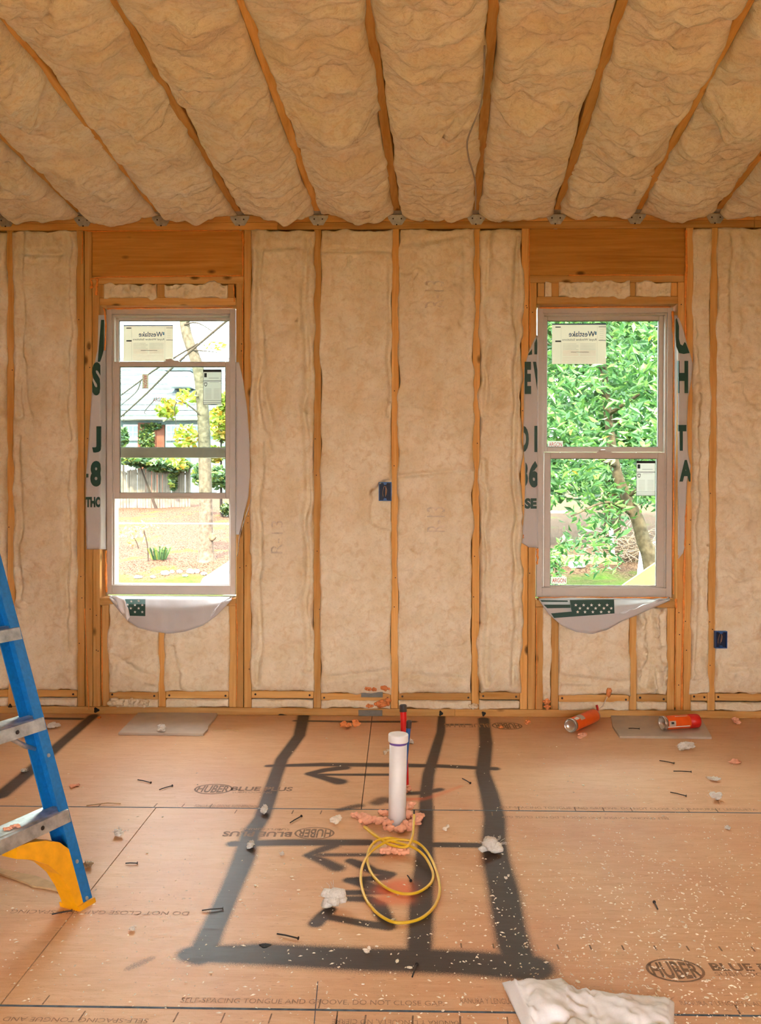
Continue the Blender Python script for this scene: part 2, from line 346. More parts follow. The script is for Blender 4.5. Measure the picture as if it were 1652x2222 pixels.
# sprayed layout marks: (points in the photograph, half widths in m, strength)
SPRAY = [
 ([(659, 1553), (650, 1596), (631, 1622), (612, 1647), (597, 1688), (586, 1723), (569, 1774), (544, 1808), (531, 1859), (503, 1925), (462, 2015), (436, 2076)], (.026, .024, .024, .023, .023, .024, .024, .026, .030, .026, .026, .03), 1),
 ([(416, 2070), (570, 2070), (800, 2082), (912, 2084), (1000, 2088), (1152, 2100)], (.030, .042, .044, .046, .046, .048), 1),
 ([(1050, 1560), (1055, 1613), (1048, 1677), (1061, 1719), (1074, 1774), (1072, 1825), (1078, 1871), (1093, 1931), (1106, 2010), (1116, 2052), (1136, 2106)], (.024, .026, .026, .030, .032, .034, .036, .038, .036, .036, .034), 1),
 ([(959, 1552), (957, 1588), (942, 1639), (930, 1681), (925, 1723), (925, 1774), (923, 1825), (921, 1886), (915, 1946), (911, 2052), (910, 2080)], (.016, .018, .02, .021, .021, .022, .023, .026, .029, .027, .026), .95),
 ([(582, 1662), (700, 1659), (841, 1660), (951, 1662), (1074, 1668)], (.014, .022, .024, .02, .02), .8),
 ([(672, 1679), (705, 1671), (747, 1666)], (.018, .02, .024), .85), ([(672, 1679), (705, 1688), (736, 1696)], (.018, .02, .03), .85), ([(697, 1681), (770, 1681), (845, 1681)], (.012, .013, .014), .7),
 ([(506, 1831), (620, 1828), (798, 1828)], (.02, .024, .022), .8), ([(942, 1833), (1035, 1834)], (.018, .018), .8),
 ([(667, 1856), (695, 1845), (725, 1834)], (.014, .02, .024), .55), ([(667, 1856), (700, 1868), (731, 1883)], (.014, .022, .026), .6), ([(690, 1855), (828, 1855)], (.014, .014), .5),
 ([(761, 1868), (785, 1877), (810, 1890), (848, 1897), (837, 1904), (800, 1907), (757, 1910)], (.016, .022, .018, .016, .016, .016, .016), .75),
 ([(757, 1910), (785, 1916), (815, 1929), (836, 1935)], (.016, .022, .02, .016), .75), ([(836, 1936), (746, 1937)], (.013, .015), .7),
 ([(746, 1950), (800, 1951), (824, 1963), (832, 1985), (843, 2008)], (.014, .018, .02, .022, .02), .7), ([(843, 2011), (790, 2004), (710, 1989)], (.018, .016, .014), .75), ([(716, 1974), (700, 1988), (686, 2004)], (.016, .018, .018), .85),
 ([(818, 1742), (832, 1735), (845, 1737)], (.03, .03, .03), .45), ([(738, 1758), (760, 1752), (781, 1748)], (.018, .02, .02), .45), ([(880, 1722), (925, 1720), (955, 1713)], (.02, .02, .018), .6),
 ([(0, 1727), (68, 1671), (129, 1616), (203, 1553)], (.03, .028, .026, .024), .8), ([(96, 1559), (176, 1560)], (.02, .02), .6), ([(640, 1564), (760, 1566), (900, 1566)], (.012, .018, .016), .6), ([(965, 1573), (1020, 1572)], (.02, .012), .5),
 ([(278, 2102), (300, 2092), (330, 2079)], (.01, .014, .01), .28), ([(1030, 1835), (1060, 1838)], (.02, .02), .3),
]
ORANGE = [([(842, 1932), (866, 1922), (880, 1936)], (.035, .04, .03), .8), ([(836, 1952), (875, 1952)], (.03, .03), .6), ([(905, 1738), (945, 1727), (1000, 1706)], (.012, .014, .01), .35), ([(880, 1735), (915, 1733)], (.02, .01), .7)]
def spray_on(P, table):
    out = np.zeros(len(P))
    for pts, w, k in table:
        q = np.array([PF(*p)[:2] for p in pts])
        for i in range(len(q)-1):
            lo = np.minimum(q[i], q[i+1])-.16; hi = np.maximum(q[i], q[i+1])+.16
            s = np.where((P[:, 0] > lo[0]) & (P[:, 0] < hi[0]) & (P[:, 1] > lo[1]) & (P[:, 1] < hi[1]))[0]
            if len(s):
                d = seg_d(P[s], q[i], q[i+1], w[i], w[i+1])
                out[s] = np.maximum(out[s], k*np.exp(-np.maximum(d-.3, 0)**2*1.5))
    return out
def floor_panel(x0, x1, y0, y1, step):
    g = .0016; xs = np.arange(x0+g, x1-g+step*.5, step); xs[-1] = x1-g; ys = np.arange(y0+g, y1-g+step*.5, step); ys[-1] = y1-g
    X, Y = np.meshgrid(xs, ys, indexing='ij'); nu, nv = X.shape; P = np.stack([X.ravel(), Y.ravel(), np.zeros(X.size)], 1); f = grid_faces(nu, nv); b = len(P)
    rim = [i*nv for i in range(nu)]+[(nu-1)*nv+j for j in range(1, nv)]+[i*nv+nv-1 for i in range(nu-2, -1, -1)]+[j for j in range(nv-2, 0, -1)]
    low = P[rim].copy(); low[:, 2] = -.018; n = len(rim); v = np.vstack([P, low])
    f += [(rim[i], b+i, b+(i+1) % n, rim[(i+1) % n]) for i in range(n)]
    o = obj('board', v, f, M['osb'], slab, False)
    a = np.zeros(len(v)); c = np.zeros(len(v))
    if step < .05:
        a[:b] = spray_on(P[:, :2], SPRAY); c[:b] = spray_on(P[:, :2], ORANGE)
    for nm, arr in (('paint', a), ('paint_orange', c)):
        at = o.data.attributes.new(nm, 'FLOAT', 'POINT'); at.data.foreach_set('value', arr.astype(np.float32))
    return o
xa = float(PF(796, 1655)[0]); xb = float(PF(80, 2080)[0]); xe = ROOM_X+.1
for x0, x1, y0, y1, st in [(-2.2, xa, J1, .088, .0085), (xa, 2.1, J1, .088, .0085), (-xe, -2.2, J1, .088, .4), (2.1, xe, J1, .088, .4),
        (-xe, xb, J2, J1, .02), (xb, xb+2.438, J2, J1, .0085), (xb+2.438, xe, J2, J1, .4), (-xe, xa, J3, J2, .02), (xa, xe, J3, J2, .02),
        (-xe, xb, J3-1.207, J3, .4), (xb, xe, J3-1.207, J3, .4), (-xe, xe, ROOM_Y-.1, J3-1.207, .4)]:
    floor_panel(x0, x1, y0, y1, st)

# ---- back wall: sheathing with two openings, framing pieces as its parts
WT = 2.589                                # top of the double top plate
SD = .089                                 # stud depth
WIN = {1: (-1.529, -.849, .618, 2.117), 2: (.7265, 1.4275, .613, 2.118)}
wb = MB(); ww = (-ROOM_X-.1, WIN[1][0]-.01, WIN[1][1]+.01, WIN[2][0]-.01, WIN[2][1]+.01, ROOM_X+.1)
for a, b in ((0, 1), (2, 3), (4, 5)): wb.box(ww[a], ww[b], SD, SD+.02, -.3, WT+.4)
for k, (a, b) in ((1, (1, 2)), (2, (3, 4))): wb.box(ww[a], ww[b], SD, SD+.02, -.3, WIN[k][2]-.01); wb.box(ww[a], ww[b], SD, SD+.02, WIN[k][3]+.01, WT+.4)
M['sheath'] = plain('sheathing_board', lin(170, 150, 110), .8)
wall = struct(wb.build('wall_back', M['sheath'], origin=(0, 0, 0)))
def stick(name, x0, x1, z0, z1, y0=0.0, y1=SD, mat='wood_z', c=.0022): return obj(name, *cbox(x0, x1, y0, y1, z0, z1, c), M[mat], wall)
def sx(pt, pb, yt=520, yb=1450): return float((PW(pt, yt)[0]+PW(pb, yb)[0])/2)
ZP = WT-.076                               # underside of the double plate
XS = dict(A=sx(19.5, 27), B1=sx(171, 178), B2=sx(188.5, 195.5), B3=sx(205.5, 211.5, 700, 1300), LC=sx(228, 229, 1400), M1=sx(351.5, 351.5, 1400), RC=sx(504, 505, 1400), J=sx(519.5, 521, 700, 1300), K=sx(536.5, 539, 600, 1400),
          C=sx(688, 690), D=sx(856, 859), E=sx(1031, 1036), RK=sx(1140.5, 1137), RJ=sx(1157, 1154.5, 700, 1300), r1=sx(1171, 1171, 1450), r2=sx(1204.5, 1204.5, 1450), r3=sx(1374.5, 1374.5, 1450), r4=sx(1456.5, 1456.5, 1450), QJ=sx(1480, 1475, 700), QK=sx(1497.5, 1492, 600), Fs=sx(1551, 1544), G=2.03)
H = .019
hz0, hz1 = float(PW(360, 600)[2]), ZP
for k in ('A', 'B1', 'B2', 'K', 'C', 'D', 'E', 'RK', 'QK', 'Fs', 'G'): stick('stud', XS[k]-H, XS[k]+H, .038, ZP, 0 if k not in ('B2',) else .001)
for x in (-2.43, -2.84, -3.25, 2.44, 2.84, 3.25): stick('stud', x-H, x+H, .038, ZP)
for k in ('B3', 'J', 'RJ', 'QJ'): stick('jack_stud', XS[k]-H, XS[k]+H, .038, hz0, .002)
for nm, z0, z1, y0 in (('top_plate', WT-.038, WT, -.001), ('top_plate', ZP, WT-.0385, .0), ('sole_plate', 0.0, .0378, -.003)):
    for x0, x1 in ((-ROOM_X, -.62), (-.619, 1.82), (1.821, ROOM_X)) if nm != 'sole_plate' else ((-ROOM_X, .30), (.301, ROOM_X)): stick(nm, x0, x1, z0, z1, y0, SD, 'wood_x')
def opening(jl, jr, kl, kr, pxs, cr_lo, cr_hi, w):
    x0, x1 = XS[jl]+H, XS[jr]-H
    stick('header', XS[kl]+H, XS[kr]-H, hz0, hz1, .006, SD, 'header')
    p1 = float(PW(360, 616)[2]); h1 = float(PW(360, 646)[2]); h0 = h1-.038
    stick('flat_plate', XS[kl]+H, XS[kr]-H, p1, hz0-.0005, .0, SD, 'wood_x')
    stick('head_plate', x0+.0005, x1-.0005, h0, h1, -.001, SD, 'wood_x')
    s1 = float(PW(360, 1298)[2]); s0 = s1-.038
    stick('sill_plate', x0+.0005, x1-.0005, s0, s1, -.001, SD, 'wood_x')
    for a, b in cr_hi: stick('cripple_stud', float(PW(a, 630)[0]), float(PW(b, 630)[0]), h1+.0005, p1-.0005, .004)
    for k in cr_lo: stick('cripple_stud', XS[k]-H, XS[k]+H, .038, s0-.0005, .003)
    return x0, x1, s1, h0
OPN = {1: opening('B3', 'J', 'B2', 'K', None, ('LC', 'M1', 'RC'), ((213.5, 227), (340, 357.5), (494, 508)), 1),
       2: opening('RJ', 'QJ', 'RK', 'QK', None, ('r1', 'r2', 'r3', 'r4'), ((1167.5, 1182), (1196, 1213.5), (1368, 1380), (1456, 1471)), 2)}
# blocking low between the studs with dark nail heads
row = ['A', 'B1', None, 'LC', 'M1', 'RC', None, 'K', 'C', 'D', 'E', 'RK', None, 'r1', 'r2', 'r3', 'r4', None, 'QK', 'Fs', 'G']
bz = {}
for a, b in zip(row, row[1:]):
    if not a or not b: continue
    if (a, b) == ('r1', 'r2'): continue
    zb = .083+.006*math.sin(XS[a]*5); x0, x1 = XS[a]+H+.001, XS[b]-H-.001; bz[a] = (zb, zb+.038)
    bo = stick('block', x0, x1, zb, zb+.038, .001, .085, 'wood_x')
    for xx in (x0+.018, x1-.018): obj('nail_head', *lathe([(.0055, 0), (.0055, .0015)], (xx+random.uniform(-.003, .003), .0005, zb+.019+random.uniform(-.006, .006)), (0, -1, 0), 8), M['nail'], bo)
stick('block', -3.2, XS['A']-H-.41, .085, .123, .001, .085, 'wood_x'); stick('block', -2.43+H, XS['A']-H-.001, .085, .123, .001, .085, 'wood_x')
# scattered nail heads and dark marks on the studs
random.seed(4)
for k, xs in XS.items():
    if k in ('LC', 'M1', 'RC', 'r1', 'r2', 'r3', 'r4', 'G'): continue
    for j in range(4): obj('nail_head', *lathe([(.003, 0), (.003, .001)], (xs+random.uniform(-.012, .012), .0005, random.uniform(.15, 2.2)), (0, -1, 0), 6), M['nail'], wall)
for px, py, w, h in ((209, 1541, .028, .026), (957, 1548, .02, .026), (1050, 1549, .02, .024), (22, 1532, .02, .02), (612, 1552, .05, .012)):
    c = PW(px, py, -.0042); a = np.arange(14)*2*PI/14; rr = 1+.25*np.sin(a*3+px)
    obj('spray_mark', *prism([(math.cos(t)*w/2*r, math.sin(t)*h/2*r) for t, r in zip(a, rr)], 0, .0008, c, (1, 0, 0), (0, 0, 1), (0, 1, 0)), M['black'], wall)
for x0, y0, x1, y1 in ((784, 1499, 831, 1513), (778, 1541, 830, 1554)):
    a = PW(x0, y1, -.006); b = PW(x1, y0, -.006); obj('nail_plate', *cbox(a[0], b[0], -.006, -.0036, a[2], b[2], .0006), M['nailplate'], wall)

# ---- other walls of the room, out of the photograph: sheathing with studs, openings that let daylight in
def side_wall(name, x, sgn, op):
    m = MB(); zt = 3.3; t = .02
    segs = [(ROOM_Y, .09, 0, zt)] if op is None else [(ROOM_Y, op[0], 0, zt), (op[1], .09, 0, zt), (op[0], op[1], 0, op[2]), (op[0], op[1], op[3], zt)]
    for y0, y1, z0, z1 in segs: m.box(x if sgn > 0 else x-t, x+t if sgn > 0 else x, y0, y1, z0, z1)
    w = struct(m.build(name, M['tan_wall'], origin=(0, 0, 0)))
    y = -.3
    while y > ROOM_Y+.1:
        if op is None or not (op[0]-.03 < y < op[1]+.03): obj('stud', *cbox(x-.09 if sgn > 0 else x+.001, x-.001 if sgn > 0 else x+.09, y-H, y+H, .0, 2.6-.08*y-.03, .002), M['wood_z'], w)
        y -= .4064
    return w
side_wall('wall_left', -ROOM_X, -1, None); side_wall('wall_right', ROOM_X, 1, None)
rm = MB(); yr = ROOM_Y
for x0, x1, z0, z1 in ((-ROOM_X, REAR[0], 0, 3.4), (REAR[1], ROOM_X, 0, 3.4), (REAR[0], REAR[1], REAR[3], 3.4), (REAR[0], REAR[1], 0, REAR[2])): rm.box(x0, x1, yr-.1, yr, z0, z1)
struct(rm.build('wall_rear', M['tan_wall'], origin=(0, 0, 0)))

# ---- ceiling: roof deck with rafters; sloping up from the back wall
CZ0, CM, CK = 2.585, .08, .058            # rafter underside height at the wall, slope, skew
def CP(x, y, w): return np.stack([x+CK*y, y, CZ0-CM*y-w], -1)       # point w below the plane of the rafter undersides
ys = np.array([.35, ROOM_Y-.1]); dv = []
for w in (-.26, -.24):
    for x in (-4, 4):
        for y in ys: dv.append((x, y, CZ0-CM*y-w))
deck = struct(obj('ceiling', dv, [(0, 1, 3, 2), (4, 6, 7, 5), (0, 4, 5, 1), (2, 3, 7, 6), (0, 2, 6, 4), (1, 5, 7, 3)], M['sheath'], origin=(0, 0, 0)))
RX = lambda i: -1.628+i*.4064
rng = random.Random(3)
for i in range(-4, 13):
    v, f = cbox(-H, H, -(-ROOM_Y), .085, 0, .235, .0025); v = np.array(v); y = v[:, 1]
    v = CP(v[:, 0]+RX(i)+.004*rng.uniform(-1, 1), y, -v[:, 2])
    obj('rafter', v, f, M['wood_y'], deck)
for i in range(-2, 11):                    # galvanised ties, a pointed tongue folded over the plate
    x = RX(i)+.0; m = MB()
    m.add(*prism([(-.046, .016), (.046, .016), (.044, .004), (.006, -.054), (-.008, -.054), (-.044, .0)], 0, .0018, (x, -.006, CZ0-.020), (1.1, 0, 0), (0, -.25, 1.0), (0, -1, 0)))
    m.add(*prism([(-.028, 0), (.028, 0), (.022, .05), (-.022, .05)], 0, .0018, (x, -.004, CZ0+.002), (1, 0, 0), (0, -1, .08), (0, 0, -1)))
    o = m.build('rafter_tie', M['galv'], deck)
    for q in ((-.022, -.002), (.02, -.002), (-.004, -.03)): obj('nail_head', *lathe([(.004, 0), (.004, .0015)], (x+q[0], -.009-q[1]*.25, CZ0-.020+q[1]), (0, -1, 0), 6), M['nail'], o)

# ---- windows
def ring(m, x0, x1, z0, z1, w, y0, y1, wb=None, wt=None):
    wb = w if wb is None else wb; wt = w if wt is None else wt
    m.box(x0, x0+w, y0, y1, z0, z1, .0015); m.box(x1-w, x1, y0, y1, z0, z1, .0015)
    m.box(x0+w, x1-w, y0, y1, z0, z0+wb, .0015); m.box(x0+w, x1-w, y0, y1, z1-wt, z1, .0015)
def px_rect(x0, y0, x1, y1, Y): a = PW(x0, y1, Y); b = PW(x1, y0, Y); return float(a[0]), float(b[0]), float(a[2]), float(b[2])
def window(k, low, upp):
    x0, x1, z0, z1 = WIN[k]; root = struct(empty('window_%d' % k, (0, 0, 0)))
    m = MB(); ring(m, x0, x1, z0, z1, .028, .05, .135, .05, .026); m.build('frame', M['vinyl'], root)
    m = MB(); ring(m, x0+.028, x1-.028, z0+.05, z1-.026, .009, .062, .13, .004); m.build('track', M['vinyl'], root)
    for nm, y0, y1, (a, b, c, d), (ga, gb, gc, gd) in (('lower_sash', .064, .088, *low), ('upper_sash', .098, .122, *upp)):
        s = MB(); s.box(a, ga, y0, y1, c, d, .002); s.box(gb, b, y0, y1, c, d, .002); s.box(ga, gb, y0, y1, c, gc, .002); s.box(ga, gb, y0, y1, gd, d, .002)
        so = s.build('sash', M['vinyl'], root); so['label'] = nm.replace('_', ' ')+' of white vinyl'
        g = MB(); ring(g, ga-.001, gb+.001, gc-.001, gd+.001, .0035, y0+.004, y1-.004); g.build('gasket', M['gasket'], so)
        g = MB(); g.box(ga-.001, gb+.001, y0+.010, y0+.0125, gc-.001, gd+.001); g.build('glass', M['glass'], so)
        if nm == 'lower_sash':
            xm = (a+b)/2; lk = MB(); lk.box(xm-.038, xm+.038, y0+.002, y1, d, d+.006, .001); lk.add(*lathe([(.016, 0), (.015, .008), (.008, .011)], (xm-.004, (y0+y1)/2, d+.006), (0, 0, 1), 14)); lk.box(xm-.03, xm+.004, y0-.004, y0+.008, d+.006, d+.013, .001); lk.build('latch', M['vinyl'], so)
            tb = MB(); tb.box(xm-.10, xm+.10, y0-.006, y0, c+.006, c+.012, .001); tb.build('lift_rail', M['vinyl'], so)
    return root
w1 = window(1, (px_rect(243, 784.5, 502, 1082, .064), px_rect(259.5, 795, 489.5, 1069.5, .064)), (px_rect(243, 684, 502, 993, .098), px_rect(258, 695, 498, 971, .098)))
w2 = window(2, (px_rect(1180.5, 982, 1443, 1283, .064), px_rect(1194, 995, 1427, 1271, .064)), (px_rect(1178, 682, 1441, 981, .098), px_rect(1187, 695, 1431, 970, .098)))

# ================================================================== LETTERING
def text_mesh(s, bold=0.0, cuts=(), space=1.0):          # flat letters scaled into the unit square; cuts = lines u = const to split along
    c = bpy.data.curves.new('lettering', 'FONT'); c.body = s; c.size = 1; c.offset = bold; c.resolution_u = 4; c.space_character = space
    o = bpy.data.objects.new('lettering', c); COL.objects.link(o)
    me = bpy.data.meshes.new_from_object(o.evaluated_get(bpy.context.evaluated_depsgraph_get())) if False else o.to_mesh()
    bm = bmesh.new(); bm.from_mesh(me); o.to_mesh_clear(); bpy.data.objects.remove(o); bpy.data.curves.remove(c)
    P = np.array([q.co[:] for q in bm.verts]); lo, hi = P.min(0), P.max(0)
    for q in bm.verts: q.co = ((q.co.x-lo[0])/(hi[0]-lo[0]+1e-9), (q.co.y-lo[1])/(hi[1]-lo[1]+1e-9), 0)
    bmesh.ops.triangulate(bm, faces=bm.faces[:])
    for u, keep in cuts:
        g = bm.verts[:]+bm.edges[:]+bm.faces[:]
        bmesh.ops.bisect_plane(bm, geom=g, plane_co=(u, 0, 0), plane_no=(1, 0, 0), clear_outer=keep == 'low', clear_inner=keep == 'high')
    bm.verts.index_update()
    r = np.array([q.co[:2] for q in bm.verts]), [tuple(q.index for q in f.verts) for f in bm.faces]; bm.free(); return r
def text_on(name, s, fn, mat, parent, bold=0.0, mirror=False, cuts=(), thick=None, space=1.0):
    uv, f = text_mesh(s, bold, cuts, space)
    if mirror: uv = uv.copy(); uv[:, 0] = 1-uv[:, 0]
    return obj(name, [fn(a, b) for a, b in uv], f, mat, parent, origin=(0, 0, 0))
def local(o, root):                        # child built in room coordinates under a thing with its own origin
    o.parent = root; o.matrix_parent_inverse = Matrix.Translation(root.location).inverted(); return o
def put(name, v, f, mat, root, smooth=False): return local(obj(name, v, f, mat, None, smooth, (0, 0, 0)), root)

# ================================================================== INSULATION
def batt(name, W, L, step, mapf, bulge, seed, mat, label, group=None, back=.05, over=.007, wr=(3, 3, .006), creases=(), ends=(1, 1), kind=0, lip=0.0, endroll=None, sink=0.0, parent=None, roll=.02, rag=.006):
    nu = max(5, int(W/step)+1); nv = max(5, int(L/step)+1)
    a = np.linspace(0, 1, nu); b = np.linspace(0, 1, nv)
    a = .5-.5*np.cos(a*PI)*(.25)-.5*(1-2*a)*.75; a = (a-a[0])/(a[-1]-a[0])
    U, V = np.meshgrid(a*W, b*L, indexing='ij')
    du = np.minimum(U, W-U); dv = np.minimum(np.where(ends[0], V, 9), np.where(ends[1], L-V, 9))
    def height(U, V):
        du = np.minimum(U, W-U); dv = np.minimum(V if ends[0] else V*0+9, (L-V) if ends[1] else V*0+9)
        er = roll if endroll is None else endroll
        pr = np.sqrt(np.clip(1-np.exp(-du/roll*1.3), 0, 1))*np.sqrt(np.clip(1-np.exp(-V/(er if kind == 2 else roll)), 0, 1) if ends[0] else 1.0)*np.sqrt(np.clip(1-np.exp(-(L-V)/(er if kind == 1 else roll)), 0, 1) if ends[1] else 1.0)
        pr = pr*(1+lip*np.exp(-V/.12))
        n = fbm(U*5, V*4, seed, 3)*.6*bulge+wr[2]*fbm(U*wr[0]*3, V*wr[1]*3+.35*np.sin(U*9+seed), seed+3, 4, .6)
        rg = 1-np.abs(fbm(U*wr[0]*1.6, V*wr[1]*1.9, seed+9, 3, .55)); n = n-wr[2]*1.1*np.clip(rg-.86, 0, 1)*6
        n = n+.0022*fbm(U*38, V*38, seed+21, 2)
        w = .0015+pr*(bulge*(.75+.25*np.sin(np.clip(U/W, 0, 1)*PI))+n)
        for u0, v0, u1, v1, dp, wd in creases:
            A = np.array([u0*W, v0*L]); B = np.array([u1*W, v1*L]); ab = B-A
            t = np.clip(((U-A[0])*ab[0]+(V-A[1])*ab[1])/(ab@ab), 0, 1); wob = .012*vnoise(V*7+U*3, V*0+seed, seed+2)
            d = np.hypot(U+wob-(A[0]+t*ab[0]), V-(A[1]+t*ab[1])); w = w-dp*2.3*np.exp(-(d/(wd*1.35))**2)+dp*.45*np.exp(-((d-wd*3)/(wd*1.5))**2)*np.clip(np.minimum(du, dv)/.01, 0, 1)
        w = w-sink*np.exp(-(L-V)/.09)
        return np.maximum(w, .001 if not sink else -.045)
    w = height(U, V)
    sgn = np.where(U < W/2, -1, 1); eu = np.exp(-du/.018); ev = np.exp(-dv/.02)
    U2 = U+sgn*eu*over*(.25+.9*fbm(V*8, V*0+sgn*5, seed+31, 3)); V2 = V-(.085*np.sin(np.clip(U/W, 0, 1)*PI)*np.exp(-V/.14) if lip else 0)+np.where(V < L/2, -1, 1)*ev*rag*(.2+1.0*fbm(U*16, U*0+np.where(V < L/2, 3, 8), seed+37, 3))
    P = mapf(U2.ravel(), V2.ravel(), w.ravel()); f = grid_faces(nu, nv)
    rim = [i*nv for i in range(nu)]+[(nu-1)*nv+j for j in range(1, nv)]+[i*nv+nv-1 for i in range(nu-2, -1, -1)]+[j for j in range(nv-2, 0, -1)]
    Q = mapf(np.clip(U.ravel()[rim], .002, W-.002), V.ravel()[rim], np.full(len(rim), -back)); n0 = len(P); n = len(rim)
    f += [(rim[i], n0+i, n0+(i+1) % n, rim[(i+1) % n]) for i in range(n)]
    o = obj(name, np.vstack([P, Q]), f, mat, None, True)
    if parent is not None: local_child(o, parent)
    else: tag(o, label, 'insulation', group)
    return o, (lambda u, v: mapf(np.array([u]), np.array([v]), height(np.array([u]), np.array([v]))+.0012)[0])
def local_child(o, root): o.parent = root; o.matrix_parent_inverse = Matrix.Translation(root.location).inverted()
def wall_map(x0, z0): return lambda u, v, w: np.stack([x0+u, -w, z0+v], -1)
GW = 'fiberglass batts in the back wall'
def wall_batt(xa, xb, z0, z1, seed, label, bulge=.030, step=.0065, creases=(), low=True, **kw):
    o, h = batt('insulation_batt', xb-xa, z1-z0, step, wall_map(xa, z0), bulge, seed, M['batt'], label, GW, creases=creases, **kw)
    if low is True:
        batt('lower_edge', xb-xa-.004, .038, .008, wall_map(xa+.002, .0405), .004, seed+70, M['batt'], None, None, over=.0, roll=.008, parent=o, wr=(5, 5, .006), back=.03)
    return o, h
X = XS; zt = ZP-.006
def top(k): return bz.get(k, (.083, .121))[1]+.002
wb1, h_a = wall_batt(-2.43+H, X['A']-H, .126, zt, 11, 'insulation strip at the picture edge, beyond the first stud behind the ladder')
wb2, h_b = wall_batt(X['A']+H, X['B1']-H, top('A'), zt, 12, 'tall insulation batt just beside the window with the raised sash, ladder side', creases=((.13, .99, .13, .6, .012, .009), (.86, .99, .88, .55, .012, .009), (.13, .95, .86, .95, .01, .01), (.16, .72, .3, .6, .008, .009), (.12, .55, .1, .2, .008, .008), (.9, .5, .84, .1, .009, .008)))
wb3, h_c = wall_batt(X['K']+H, X['C']-H, top('K'), zt, 13, 'creased insulation batt between the raised-sash window and the next lone stud', creases=((.15, .99, .12, .02, .014, .009), (.10, .8, .34, .58, .008, .009), (.87, .98, .9, .05, .012, .009), (.1, .96, .9, .965, .008, .01), (.2, .35, .8, .34, .005, .02), (.12, .6, .3, .52, .007, .01)))
wb4, h_d = wall_batt(X['C']+H, X['D']-H, top('C'), zt, 14, 'smooth insulation batt with a blue outlet box at its edge', bulge=.024, creases=((.0, .955, 1, .955, .012, .008), (.95, .93, .97, .6, .008, .006), (.1, .035, .95, .05, .008, .008), (.72, .435, .95, .458, .009, .01), (.72, .435, .76, .375, .008, .007), (.76, .37, .98, .36, .008, .008), (.94, .385, .94, .432, .03, .05)), wr=(2.4, 2.4, .004))
wb5, h_e = wall_batt(X['D']+H, X['E']-H, top('D'), zt, 15, 'wide insulation batt with faint printed lettering in the middle of the wall', bulge=.026, creases=((.02, .47, .98, .485, .009, .007), (.06, .97, .92, .985, .004, .01), (.88, .96, .86, .8, .005, .01), (.1, .04, .95, .03, .006, .01)), over=.010)
wb6, h_f = wall_batt(X['E']+H, X['RK']-H, top('E'), zt, 16, 'narrow insulation batt beside the closed window with the leafy view', creases=((.86, .98, .84, .02, .013, .008), (.14, .5, .2, .02, .012, .008), (.2, .99, .15, .6, .007, .008)), bulge=.03, over=.012)
wb7, h_g = wall_batt(X['QK']+H, X['Fs']-H, top('QK'), zt, 17, 'very narrow crumpled insulation strip right of the closed window', creases=((.35, .98, .6, .5, .02, .012), (.6, .5, .4, .05, .02, .012), (.75, .9, .8, .3, .014, .01)), bulge=.02, wr=(6, 4, .014))
wb8, h_h = wall_batt(X['Fs']+H, X['G']-H, top('Fs'), zt, 18, 'insulation batt at the picture edge with the low blue outlet box', creases=((.18, .98, .2, .7, .01, .01), (.0, .42, 1, .44, .005, .012), (.1, .06, .9, .05, .007, .012), (.10, .112, .10, .152, .03, .05)), wr=(3, 3, .008), bulge=.018)
s0 = OPN[1][2]-.039
wall_batt(X['LC']+H, X['M1']-H, top('LC'), s0, 21, 'short batt below the raised-sash window, ladder side of the middle cripple stud', creases=((.3, .3, .95, .15, .014, .01), (.1, .4, .4, .3, .01, .01)), bulge=.014, wr=(4, 4, .01))
wall_batt(X['M1']+H, X['RC']-H, top('M1'), s0, 22, 'short batt below the raised-sash window, far side of the middle cripple stud', creases=((.12, .5, .2, .02, .012, .01), (.2, .2, .12, .02, .01, .01)), bulge=.014)
s0 = OPN[2][2]-.039
wall_batt(X['r1']+H, X['r2']-H, .075, s0, 23, 'sliver of insulation below the closed window, between two close cripple studs', creases=((.4, .9, .6, .3, .02, .01),), bulge=.006, wr=(8, 6, .012), low=False, step=.006)
wall_batt(X['r2']+H, X['r3']-H, top('r2'), s0, 24, 'widest short batt below the closed window', creases=((.02, .2, .98, .13, .012, .01), (.1, .08, .8, .1, .008, .01)), bulge=.014)
wall_batt(X['r3']+H, X['r4']-H, top('r3'), s0, 25, 'crumpled short batt below the closed window, beside the last cripple stud', creases=((.3, .95, .5, .5, .03, .014), (.5, .5, .2, .1, .03, .014), (.7, .9, .85, .4, .025, .012), (.55, .6, .75, .05, .02, .012)), bulge=.022, wr=(6, 6, .022))
for a, b, sd, lb in ((227.5, 339.5, 31, 'torn insulation strip over the raised-sash window, ladder side of the small cripple'), (358, 493.5, 32, 'torn insulation strip over the raised-sash window, far side of the small cripple'),
                     (1183, 1195.5, 35, 'tiny insulation scrap over the closed window, between two small blocks'), (1214, 1367.5, 33, 'long flat insulation strip over the closed window'), (1380.5, 1455.5, 34, 'bunched tuft of insulation over the closed window, beside the end block')):
    p = PW(a, 645); q = PW(b, 617); z0 = float(PW(360, 646)[2])+.001; z1 = float(PW(360, 616)[2])-.001
    wall_batt(float(p[0]), float(q[0]), z0, z1, sd, lb, bulge=.002 if sd != 34 else .014, low=False, step=.0055, wr=(9, 9, .026), back=.03, over=.004, rag=.012)
